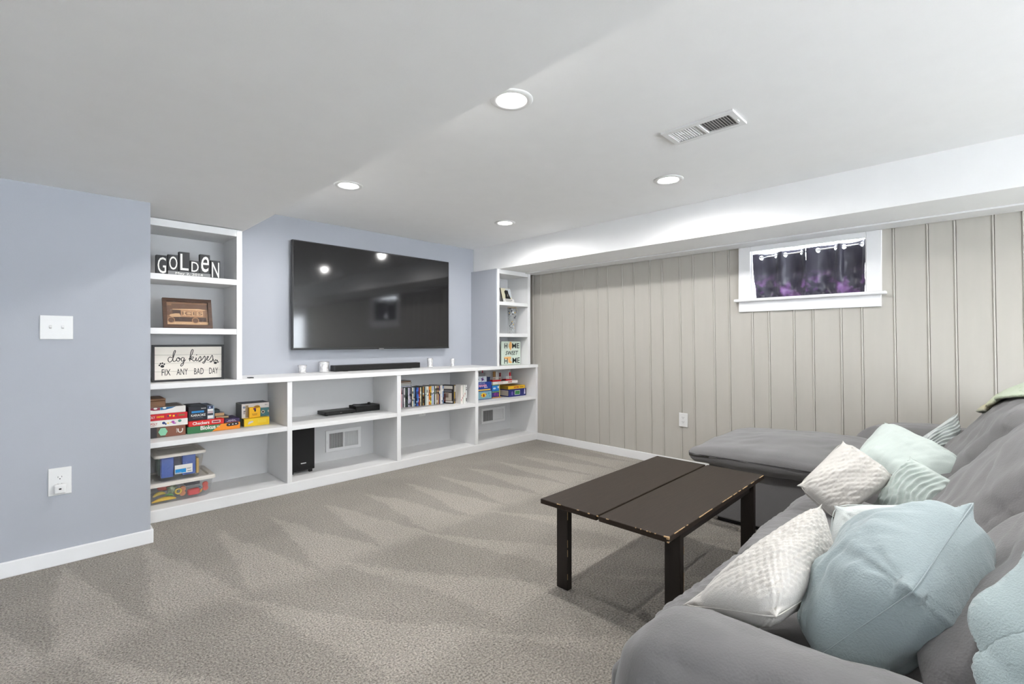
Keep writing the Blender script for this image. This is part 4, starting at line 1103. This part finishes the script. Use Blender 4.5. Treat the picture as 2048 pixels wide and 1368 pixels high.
patch(t, 1.180, 1.240, .528, .552, yr - .065, cm(240, 206, 60)); put('side_print', B(1.0844, 1.085, yr - .064, yr - .003, SH + .002, .565), cm(120, 90, 50), t)

# ---- toy totes in the lower left bay
M_tub = pane_mat('clear_plastic', (0.93, 0.94, 0.95), 0.92, 0.12)
M_lid = mat('cream_plastic_lid', (0.72, 0.68, 0.62), 0.4, spec=0.4)
def tote(label, x0, x1, y0, y1, z0, z1, taper, lid_over, lid_h):
    t = root('storage_tote', label, 'storage box', ((x0 + x1) / 2, (y0 + y1) / 2, z0))
    def ring(z, e, r=.025):
        a0, a1, b0, b1 = x0 + e, x1 - e, y0 + e, y1 - e; pts = []
        for cx, cy, s0 in ((a1 - r, b1 - r, 0), (a0 + r, b1 - r, 1), (a0 + r, b0 + r, 2), (a1 - r, b0 + r, 3)):
            for k in range(6): a = PI / 2 * (s0 + k / 5); pts.append((cx + r * math.cos(a), cy + r * math.sin(a), z))
        return pts
    bm = bmesh.new(); R = [[bm.verts.new(p) for p in ring(z, e)] for z, e in ((z0 + .001, taper + .012), (z0 + .010, taper + .002), (z0 + (z1 - z0) * .55, taper * .45), (z1 - .012, .002), (z1, -.001))]
    for a, b in zip(R, R[1:]):
        n = len(a)
        for i in range(n): bm.faces.new((a[i], a[(i + 1) % n], b[(i + 1) % n], b[i]))
    bm.faces.new(R[0][::-1]); bmesh.ops.recalc_face_normals(bm, faces=bm.faces)
    o = put('tub', bm, M_tub, t, smooth=False)
    bm = bmesh.new(); L_ = [[bm.verts.new(p) for p in ring(z, e, .03)] for z, e in ((z1 - .004, -lid_over), (z1 + lid_h * .7, -lid_over), (z1 + lid_h, -lid_over + .006), (z1 + lid_h, .02), (z1 + lid_h * .55, .028))]
    for a, b in zip(L_, L_[1:]):
        n = len(a)
        for i in range(n): bm.faces.new((a[i], a[(i + 1) % n], b[(i + 1) % n], b[i]))
    bm.faces.new(L_[-1]); bm.faces.new(L_[0][::-1]); bmesh.ops.recalc_face_normals(bm, faces=bm.faces)
    put('lid', bm, M_lid, t)
    bm = bmesh.new(); zz = z0 + (z1 - z0) * .62
    tube(bm, [(x0 + .06, y0 + .002, zz - .02), (x0 + .09, y0 + .002, zz + .01), (x1 - .07, y0 + .002, zz + .012), (x1 - .05, y0 + .002, zz - .02)], .0012, 6); put('molded_rib', bm, M_tub, t)
    return t
T1_ = tote('larger clear plastic tote of colourful toys, under the other tote', .475, .862, 3.800, 4.130, .0803, .205, .018, .012, .019)
T2_ = tote('smaller clear tote with a white and blue sticker, on the larger tote', .540, .812, 3.822, 4.105, .2155, .385, .022, .010, .016)
put('sticker', B(.640, .740, 3.8195, 3.8205, .262, .320), INK_W, T2_); put('sticker_print', B(.643, .703, 3.8188, 3.8195, .266, .293), cm(30, 140, 206), T2_)
text('HOME', .646, 3.8187, .2665, .030, .006, INK_W, T2_); bm = bmesh.new(); box(bm, .710, .734, 3.8189, 3.8195, .270, .274); box(bm, .708, .732, 3.8189, 3.8195, .292, .294); box(bm, .708, .730, 3.8189, 3.8195, .286, .288); put('sticker_print', bm, cm(110, 110, 110), T2_)
# toys
def toy(name, bm, c, label, smooth=True): return solo(name, bm, cm(*c), label, 'toy', smooth=smooth)
def capsule(a, b, r, bend=0.0):
    bm = bmesh.new(); a, b = Vector(a), Vector(b); pts = []; rad = []
    for k in range(11):
        q = k / 10; pts.append(a.lerp(b, q) + Vector((0, 0, bend * math.sin(PI * q)))); rad.append(r * max(.15, math.sin(PI * min(max(q, .04), .96)) ** .45))
    return tube(bm, pts, rad, 10)
toy('toy_banana', capsule((.520, 3.842, .095), (.650, 3.838, .100), .013, .010), (232, 188, 40), 'yellow toy banana lying at the left in the larger tote')
toy('toy_food', capsule((.530, 3.87, .124), (.600, 3.88, .130), .012, .012), (216, 186, 70), 'pale yellow curved toy food above the banana in the tote')
toy('toy_leaf', capsule((.590, 3.850, .127), (.640, 3.846, .117), .0075, .005), (98, 160, 76), 'bright green toy leaf in the middle of the larger tote')
toy('toy_lettuce', softbox((.635, 3.885, .148), (.028, .024, .026), .022, 8, (0, 0, 0), None, 3.0, .008, (60, 60, 60)), (150, 166, 130), 'pale green crumpled toy lettuce in the larger tote')
toy('toy_ring', torus(bmesh.new(), (.664, 3.842, .140), .016, .005, 'Y'), (226, 190, 60), 'thin yellow toy ring beside the orange discs')
for k, (x, z, l) in enumerate(((.690, .150, 'upper'), (.688, .121, 'lower'))):
    toy('toy_disc', lathe(bmesh.new(), [(0, -.008), (.017, -.008), (.0185, -.004), (.0185, .004), (.017, .008), (0, .008)], c=(x, 3.850, z), seg=24, axis='Y'), (208, 128, 76), '%s of two orange brown toy discs in the larger tote' % l, False)
toy('toy_car', softbox((.752, 3.855, .116), (.036, .02, .021), .012, 8, (0, 0, 0), None, 2.0, .001), (206, 44, 40), 'red boxy toy in the right half of the larger tote')
toy('toy_hook', capsule((.786, 3.838, .106), (.800, 3.838, .130), .006, .0), (232, 170, 60), 'small orange toy hook in front of the red toys')
toy('toy_stick', capsule((.782, 3.845, .150), (.797, 3.842, .128), .005, .0), (70, 96, 120), 'small grey blue toy stick above the orange hook')
for k, (x, z, l) in enumerate(((.822, .152, 'upper'), (.823, .126, 'lower'))):
    toy('toy_disc', lathe(bmesh.new(), [(0, -.008), (.016, -.008), (.018, -.004), (.018, .004), (.016, .008), (0, .008)], c=(x, 3.858, z), seg=24, axis='Y'), (216, 78, 56), '%s of two red toy discs at the right of the larger tote' % l, False)
toy('toy_tray', B(.715, .80, 3.90, 3.98, .15, .185, bev=.004), (60, 58, 70), 'dark grey toy tray at the back of the larger tote', False)
toy('toy_bowl', lathe(bmesh.new(), [(0, .14), (.03, .142), (.045, .17), (.042, .17), (.028, .146), (0, .145)], c=(.600, 3.95, 0), seg=20), (200, 90, 70), 'dull red toy bowl at the back of the larger tote')
toy('blue_case', B(.572, .640, 3.852, 3.90, .24, .372, bev=.004), (66, 102, 186), 'blue toy case at the left inside the smaller tote', False)
toy('blue_case', B(.690, .765, 3.854, 3.90, .24, .374, bev=.004), (70, 104, 184), 'blue toy case at the right inside the smaller tote', False)
toy('toy_game_part', B(.642, .688, 3.90, 3.98, .24, .36, bev=.004), (52, 56, 84), 'dark navy case between the blue cases in the smaller tote', False)
toy('toy_game_part', B(.770, .785, 3.86, 4.0, .238, .34, bev=.002), (216, 176, 90), 'yellow patterned card against the right side of the smaller tote', False)
toy('toy_game_part', B(.566, .600, 3.95, 4.06, .24, .36, bev=.004), (74, 110, 100), 'grey green toy case at the back of the smaller tote', False)

# ---- discs in the third bay
cols = [(48, 26, 30), (96, 92, 96), (176, 50, 66), (206, 190, 196), (120, 110, 120), (214, 214, 214), (44, 60, 56), (60, 72, 70), (196, 190, 214), (130, 124, 140), (64, 66, 72), (226, 216, 196),
        (120, 150, 176), (40, 44, 74), (44, 84, 170), (60, 110, 190), (150, 46, 44), (196, 190, 160), (40, 52, 48), (168, 128, 66), (52, 36, 36), (176, 196, 190), (222, 224, 214), (240, 226, 200),
        (232, 132, 36), (240, 192, 60), (160, 186, 214), (196, 196, 224), (66, 82, 44), (226, 220, 204), (176, 150, 130), (200, 160, 110), (90, 60, 110), (236, 226, 214), (206, 206, 204), (104, 134, 176)]
names = ['dark maroon', 'grey', 'red', 'pink white', 'mauve grey', 'light grey', 'dark green', 'slate', 'lavender', 'dull purple', 'charcoal', 'cream', 'light blue', 'navy', 'blue', 'bright blue', 'dark red', 'sand', 'black green', 'tan',
         'dark brown', 'pale teal', 'white', 'ivory', 'orange', 'yellow', 'sky blue', 'pale violet', 'olive', 'cream', 'beige', 'ochre', 'purple', 'off white', 'silver', 'steel blue']
ordn = lambda n: '%d%s' % (n, 'th' if 10 <= n % 100 <= 20 else {1: 'st', 2: 'nd', 3: 'rd'}.get(n % 10, 'th'))
M_case = mat('black_disc_case', (0.015, 0.015, 0.016), 0.35)
def disc_case(label, m_case, m_spine, loc, rotz=0.0, lean=0.0, h=.190, w=.0138, d=.132, cover=None, bands=None):
    """spine faces -Y, stands on z=0 in local space"""
    t = root('disc_case', label, 'disc case', loc, rotz, group='disc cases on the shelf')
    T = Matrix.Rotation(lean, 4, 'Y')
    def q(name, m, *a):
        bm = B(*a); bm.transform(T); put(name, bm, m, t, local=True)
    q('case', m_case, 0, w, 0, d, 0, h)
    q('spine', m_spine, .0008, w - .0008, -.0007, 0, .002, h - .003)
    for za, zb_, m in (bands or []): q('spine_print', m, .002, w - .002, -.0012, -.0007, za, zb_)
    if cover:
        q('cover', cover[0], -.0007, 0, .002, d - .002, .003, h - .003)
        for (ya, yb2, za, zb_, m) in cover[1]: q('cover_print', m, -.0012, -.0007, ya, yb2, za, zb_)
    return t
rnd = random.Random(3)
x = 2.432
for k, (c, n_) in enumerate(zip(cols, names)):
    yf = 3.992 - (x - 2.43) * .11 + rnd.uniform(-.004, .002)
    bands = []
    for _ in range(rnd.randint(2, 4)):
        a = rnd.uniform(.01, .15); f = rnd.choice([.35, .6, 1.25, 1.5]); cc = tuple(int(min(250, max(12, v * f))) for v in c)
        cc = rnd.choice([cc, (236, 234, 228), (30, 30, 34), cc]); bands.append((a, a + rnd.uniform(.008, .035), cm(*cc)))
    disc_case('disc case with a %s spine, %s from the left in the row' % (n_, ordn(k + 1)), M_case if sum(c) < 560 else cm(206, 206, 204), cm(*c), (x, yf, SH + .0004), h=.188 + rnd.uniform(-.002, .004), d=min(.132, 4.140 - yf), bands=bands)
    x += .0142
disc_case('disc case turned to show its black and beige cover, after the upright row', M_case, cm(60, 60, 64), (3.004, 3.852, SH + .0012), rotz=.45, h=.188, d=.13,
          cover=(cm(36, 34, 36), [(.01, .12, .150, .182, cm(206, 200, 190)), (.02, .11, .120, .140, cm(110, 108, 112)), (.02, .12, .03, .110, cm(190, 178, 164)), (.055, .10, .06, .115, cm(150, 132, 120)), (.09, .125, .02, .10, cm(120, 40, 44)), (.01, .09, .010, .026, cm(220, 214, 206))]))
for k, (c, dx, dy, ln, lab) in enumerate((((226, 186, 60), .020, .010, .06, 'yellow and white leaning'), ((58, 40, 40), .037, .006, .08, 'dark brown leaning'), ((214, 208, 204), .053, .002, .10, 'white and black leaning'))):
    disc_case('%s disc case beside the turned cover' % lab, M_case, cm(*c), (3.004 + .0132 * (k + 1), 3.852 + .0064 * (k + 1), SH + .0012), rotz=.45, lean=0, d=.128, bands=[(.12, .18, cm(226, 222, 214)), (.02, .05, cm(70, 60, 60))])
for k in range(5):
    c = [(232, 226, 218), (226, 220, 214), (216, 218, 210), (230, 230, 226), (222, 222, 220)][k]
    disc_case('thin white case, %s from the left of the white group by the divider' % ordn(k + 1), cm(222, 220, 216), cm(*c), (3.052 + k * .0165, 3.792 + .004 * (k % 2), SH + .0004), h=.190, d=.135,
              bands=[(.02, .055, cm(60, 60, 64)), (.135, .150, cm(40, 40, 44)), (.158, .166, cm(40, 40, 44))] if k == 4 else [(.03 + .02 * k, .05 + .02 * k, cm(196, 150, 150))])
for k, (c, lab) in enumerate((((196, 200, 212), 'pale lavender cover, bottom'), ((204, 206, 202), 'silver edge, second from the bottom'), ((190, 180, 170), 'beige edge, second from the top'), ((120, 86, 60), 'brown cover, top'))):
    z = .7015 + k * .0155
    t = blk('flat disc case, %s of the little pile' % lab, 'disc case', 2.405 + .004 * (k % 2), 2.600 - .006 * (k % 2), 4.000, 4.135, z, z + .0148, M_case if k == 9 else cm(150, 150, 150), name='flat_disc_case', group='disc cases lying on the row', bev=.0008)
    put('spine', B(2.412, 2.588, 3.9993, 4.0, z + .002, z + .013), cm(*c), t)

# ---- games in the fourth bay
y = 3.905
t = blk('light teal game box with a yellow starburst, lowest left in the corner bay', 'game box', 3.352, 3.582, y, 4.13, SH + .0003, .597, cm(132, 176, 190))
st = []
for k in range(20): r_ = (.030 if k % 2 == 0 else .020); st.append((3.462 + 1.5 * r_ * math.cos(2 * PI * k / 20), .556 + r_ * math.sin(2 * PI * k / 20)))
poly(t, st, y, cm(248, 206, 40)); text('a', 3.452, y - .0008, .538, .026, .030, cm(150, 40, 20), t, bold=.05); dots(t, [(3.43, .556, .008, .006), (3.50, .563, .007, .006)], y - .0007, cm(210, 120, 20))
patch(t, 3.353, 3.581, SH + .001, .5135, y, cm(50, 70, 150)); dots(t, [(3.54, .57, .012, .012), (3.555, .54, .010, .010)], y, cm(96, 160, 176))
t = blk('deep blue game box with pink letters and a yellow strip on the teal box', 'game box', 3.350, 3.580, y - .002, 4.125, .5975, .7005, cm(34, 66, 150))
text('MANIA', 3.392, y - .002, .647, .118, .028, cm(240, 170, 190), t, bold=.03); patch(t, 3.36, 3.562, .607, .6205, y - .002, cm(238, 196, 80)); text('FAMILY FUN', 3.39, y - .002, .682, .090, .010, cm(200, 210, 230), t)
patch(t, 3.352, 3.58, .5978, .6035, y - .002, cm(24, 40, 110)); patch(t, 3.47, 3.52, .636, .643, y - .002, cm(200, 206, 226))
t = blk('white box with a purple jumping figure on the blue game box', 'game box', 3.340, 3.512, y + .004, 4.10, .701, .7625, cm(206, 214, 222))
poly(t, [(3.432, .706), (3.442, .725), (3.427, .736), (3.437, .745), (3.462, .742), (3.468, .728), (3.487, .718), (3.464, .722), (3.452, .716)], y + .004, cm(96, 60, 120)); dots(t, [(3.455, .751, .005, .006)], y + .004, cm(96, 60, 120)); dots(t, [(3.39, .733, .007, .008)], y + .004, cm(90, 110, 120))
t = blk('clear grey tray with dark writing, topmost left in the corner bay', 'tray', 3.345, 3.505, y + .02, 4.09, .763, .800, cm(128, 128, 132)); text('CRYSTAL', 3.375, y + .02, .785, .045, .010, cm(50, 50, 54), t, bold=.02)
t = blk('small navy box beside the jumping figure box', 'box', 3.518, 3.578, y + .02, 4.02, .701, .746, cm(26, 44, 84)); put('lid', B(3.516, 3.58, y + .018, 4.022, .7462, .751), cm(22, 34, 70), t)
toy('red_pawn', lathe(bmesh.new(), [(0, .8005), (.010, .8005), (.006, .812), (.008, .822), (0, .828)], c=(3.485, 3.95, 0), seg=14), (150, 40, 60), 'small dark red piece peeking over the grey tray')
t = blk('blue picture box with yellow edge standing in the middle of the bay', 'game box', 3.600, 3.722, 3.92, 4.08, SH + .0113, .660, cm(56, 50, 120))
patch(t, 3.604, 3.712, .586, .648, 3.92, cm(40, 130, 206)); dots(t, [(3.640, .617, .022, .010)], 3.9194, cm(200, 220, 236)); dots(t, [(3.698, .628, .010, .013)], 3.9194, INK_W); patch(t, 3.713, 3.7205, .521, .659, 3.9195, cm(236, 210, 50))
patch(t, 3.604, 3.712, .573, .580, 3.92, cm(120, 190, 80)); dots(t, [(3.655, .550, .026, .020), (3.685, .545, .018, .018)], 3.92, cm(130, 60, 140)); patch(t, 3.604, 3.712, .6515, .658, 3.92, cm(150, 180, 40))
solo('wood_tile', B(3.600, 3.735, 3.908, 4.06, SH + .0003, SH + .011, bev=.002), cm(206, 150, 96), 'thin light wooden board under the blue picture box', 'board')
t = blk('navy board game box with a green badge, lower right in the corner bay', 'game box', 3.815, 4.098, 3.862, 4.12, SH + .0003, .594, cm(38, 42, 112))
patch(t, 3.906, 3.993, .527, .578, 3.862, INK_W); patch(t, 3.910, 3.989, .531, .574, 3.8612, cm(70, 150, 84)); bm = bmesh.new()
for k in range(3): tube(bm, [(3.920 + k * .024, 3.8605, .536), (3.932 + k * .024, 3.8605, .570)], .0022, 5)
put('print', bm, cm(30, 60, 50), t); dots(t, [(3.866, .548, .014, .024)], 3.862, cm(110, 90, 170)); poly(t, [(4.062, .528), (4.070, .590), (4.080, .590), (4.085, .528)], 3.862, cm(210, 206, 230)); patch(t, 4.088, 4.0975, SH + .001, .594, 3.862, cm(40, 40, 50))
put('side_print', B(3.8144, 3.815, 3.875, 4.10, SH + .012, .582), cm(196, 184, 170), t)
t = blk('yellow spelling game box lying on the navy box', 'game box', 3.812, 4.092, 3.872, 4.11, .5945, .632, cm(240, 190, 44))
text('LETTER', 3.905, 3.872, .605, .080, .018, cm(190, 40, 40), t, bold=.03); text('WORDS', 4.0, 3.872, .606, .060, .014, cm(110, 70, 40), t); put('side_print', B(3.8114, 3.812, 3.876, 4.108, .597, .630), cm(150, 120, 40), t)
put('lid_print', B(3.83, 4.07, 3.89, 4.09, .6322, .6326), cm(180, 140, 60), t)
t = root('tower_game', 'white tray game with red stands on top of the game boxes', 'game', (3.80, 3.95, .6605))
put('tray', B(3.600, 3.995, 3.90, 4.05, .6605, .693, bev=.003), INK_W, t)
patch(t, 3.675, 3.755, .671, .683, 3.90, cm(190, 60, 60)); patch(t, 3.677, 3.753, .673, .681, 3.8994, INK_W); patch(t, 3.835, 3.900, .672, .684, 3.90, cm(206, 110, 90))
for a, b in ((3.605, 3.735), (3.815, 3.91)):
    put('stand', B(a, b, 3.91, 3.98, .693, .711, bev=.002), INK_R, t); bm = bmesh.new()
    for k in range(8): box(bm, a + .003 + k * (b - a - .009) / 7, a + .006 + k * (b - a - .009) / 7, 3.912, 3.915, .711, .740)
    box(bm, a + .002, b - .002, 3.911, 3.916, .740, .744); put('fence', bm, INK_W, t)
    xm = a + (b - a) * .6; put('post', B(xm - .003, xm + .003, 3.925, 3.931, .711, .800), INK_W, t)
put('middle_base', B(3.742, 3.808, 3.92, 4.0, .693, .704), cm(70, 20, 24), t)
for xx, m, z1 in ((3.775, cm(110, 24, 34), .790), (3.935, INK_R, .788)):
    bm = bmesh.new(); lathe(bm, [(0, .693), (.016, .693), (.014, .72), (.011, .76), (.013, z1 - .01), (0, z1)], c=(xx, 3.97, 0), seg=16); put('peg', bm, m, t, smooth=True)
put('gold_tile', B(3.655, 3.690, 3.955, 3.965, .711, .806, bev=.002), cm(140, 100, 50), t)

# ---- corner bookcase
t = root('bear_plaque', 'small tilted plaque with a black bear on the top corner shelf', 'plaque', (3.80, 3.88, 1.5845))
P1 = (3.8, 3.862, 1.5846); an = -.28
def bp_(name, bm, m): tilted(bm, P1, an); return put(name, bm, m, t)
bx0, bx1, bz0, bz1 = 3.722, 3.880, 1.5870, 1.767
bp_('panel', B(bx0, bx1, 3.862, 3.870, bz0, bz1), cm(212, 206, 180))
bp_('edge_strip', B(bx0 - .004, bx0, 3.860, 3.872, bz0, bz1 + .002), INK_K)
bp_('print', B(bx0 + .075, bx1 - .002, 3.8612, 3.862, bz0 + .07, bz1 - .005), cm(196, 200, 204))
bear = [(.050, .052), (.058, .10), (.052, .135), (.060, .150), (.070, .152), (.082, .160), (.095, .150), (.104, .160), (.112, .150), (.112, .120), (.128, .075), (.135, .052)]
bp_('bear', prism([(bx0 + u, bz0 + v) for u, v in bear], 3.8602, 3.8612), INK_K)
bp_('bear_chest', prism([(bx0 + .085, bz0 + .085), (bx0 + .094, bz0 + .115), (bx0 + .10, bz0 + .10), (bx0 + .098, bz0 + .075)], 3.8596, 3.8602), cm(150, 140, 130))
bp_('ledge', B(bx0 + .002, bx1 + .012, 3.848, 3.862, bz0 + .004, bz0 + .046), cm(226, 224, 220))
bm = bmesh.new()
for k in range(9): box(bm, bx0 + .03 + k * .0125, bx0 + .039 + k * .0125, 3.8475, 3.848, bz0 + .028, bz0 + .036)
for k in range(7): box(bm, bx0 + .04 + k * .0125, bx0 + .048 + k * .0125, 3.8475, 3.848, bz0 + .014, bz0 + .020)
bp_('print', bm, cm(90, 86, 84))
for x in (bx0 + .03, bx1 - .01): bp_('foot', B(x - .008, x + .008, 3.845, 3.87, bz0 - .0002, bz0 + .006), INK_K)

M_glass = pane_mat('drinking_glass', (0.93, 0.94, 0.94), 0.90, 0.05)
t = root('beer_glass', 'tall flared drinking glass with gold rim and painted spots', 'glass', (3.85, 3.85, 1.2365))
prof = [(0, .004), (.030, .0), (.037, .004), (.034, .02), (.033, .05), (.036, .10), (.043, .16), (.051, .21), (.055, .25), (.0555, .298)]
bm = bmesh.new(); lathe(bm, prof + [(.053, .298), (.0525, .25), (.0485, .21), (.0405, .16), (.0335, .10), (.030, .05), (.0, .03)], c=(3.85, 3.85, 1.2365), seg=36)
put('bowl', bm, M_glass, t, smooth=True)
bm = bmesh.new(); torus(bm, (3.85, 3.85, 1.5345), .0545, .0022, 'Z', 36, 6); put('gold_rim', bm, mat('gold', (0.75, 0.52, 0.22), .25, metal=1), t, smooth=True)
rr = random.Random(5); sp = [bmesh.new() for _ in range(3)]
for k in range(34):
    z = rr.uniform(.06, .285); r_ = np.interp(z, [p[1] for p in prof[2:]], [p[0] for p in prof[2:]]) + .0006; a = rr.uniform(PI, PI * 1.75)
    b_ = sp[rr.choice([0, 0, 1, 2])]; q = []
    for i in range(8): q.append(b_.verts.new((3.85 + r_ * math.cos(a + .14 * math.cos(PI * i / 4)), 3.85 + r_ * math.sin(a + .14 * math.cos(PI * i / 4)), 1.2365 + z + .008 * math.sin(PI * i / 4))))
    b_.faces.new(q)
for b_, m in zip(sp, (cm(70, 72, 84), cm(196, 160, 80), cm(190, 196, 206))): put('painted_spot', b_, m, t)
t = root('dark_frame', 'dark edge of a small frame standing beside the drinking glass', 'picture', (3.60, 3.93, 1.2365))
put('frame', B(3.545, 3.675, 3.90, 3.912, 1.2368, 1.352, bev=.003), INK_K, t); put('print', B(3.555, 3.665, 3.8995, 3.90, 1.248, 1.342), cm(120, 116, 112), t)

t = root('home_sign', 'pale mint HOME SWEET HOME sign at the bottom of the corner bookcase', 'sign', (3.815, 3.83, .8805))
hy = 3.822; hx0, hx1, hz0, hz1 = 3.662, 3.968, .8806, 1.150
put('board', B(hx0, hx1, hy, hy + .028, hz0, hz1, bev=.012, seg=3), mat('mint_sign_board', srgb(206, 218, 206), .6, var=.06, vscale=12), t)
hy -= .0002; HX = lambda u: hx0 + u * (hx1 - hx0); HZ = lambda v: hz0 + v * (hz1 - hz0)
INKT = cm(26, 36, 36)
text('H', HX(.13), hy, HZ(.70), .045, .058, INKT, t, bold=.01); text('ME', HX(.53), hy, HZ(.70), .115, .058, INKT, t, bold=.01)
text('SWEET', HX(.18), hy, HZ(.42), .205, .046, INKT, t, shear=.3, bold=.01)
text('H', HX(.12), hy, HZ(.06), .052, .062, INKT, t, bold=.01); text('ME', HX(.55), hy, HZ(.07), .118, .062, INKT, t, bold=.01)
OR = cm(232, 178, 110)
poly(t, [(HX(.39), HZ(.97)), (HX(.46), HZ(.98)), (HX(.50), HZ(.94)), (HX(.52), HZ(.80)), (HX(.49), HZ(.70)), (HX(.45), HZ(.60)), (HX(.41), HZ(.66)), (HX(.35), HZ(.78)), (HX(.36), HZ(.88)), (HX(.40), HZ(.92))], hy, OR, 'state_shape')
poly(t, [(HX(.10), HZ(.335)), (HX(.33), HZ(.35)), (HX(.47), HZ(.345)), (HX(.47), HZ(.25)), (HX(.42), HZ(.21)), (HX(.52), HZ(.12)), (HX(.48), HZ(.06)), (HX(.34), HZ(.10)), (HX(.32), HZ(.22)), (HX(.13), HZ(.27))], hy + .0003, OR, 'state_shape')
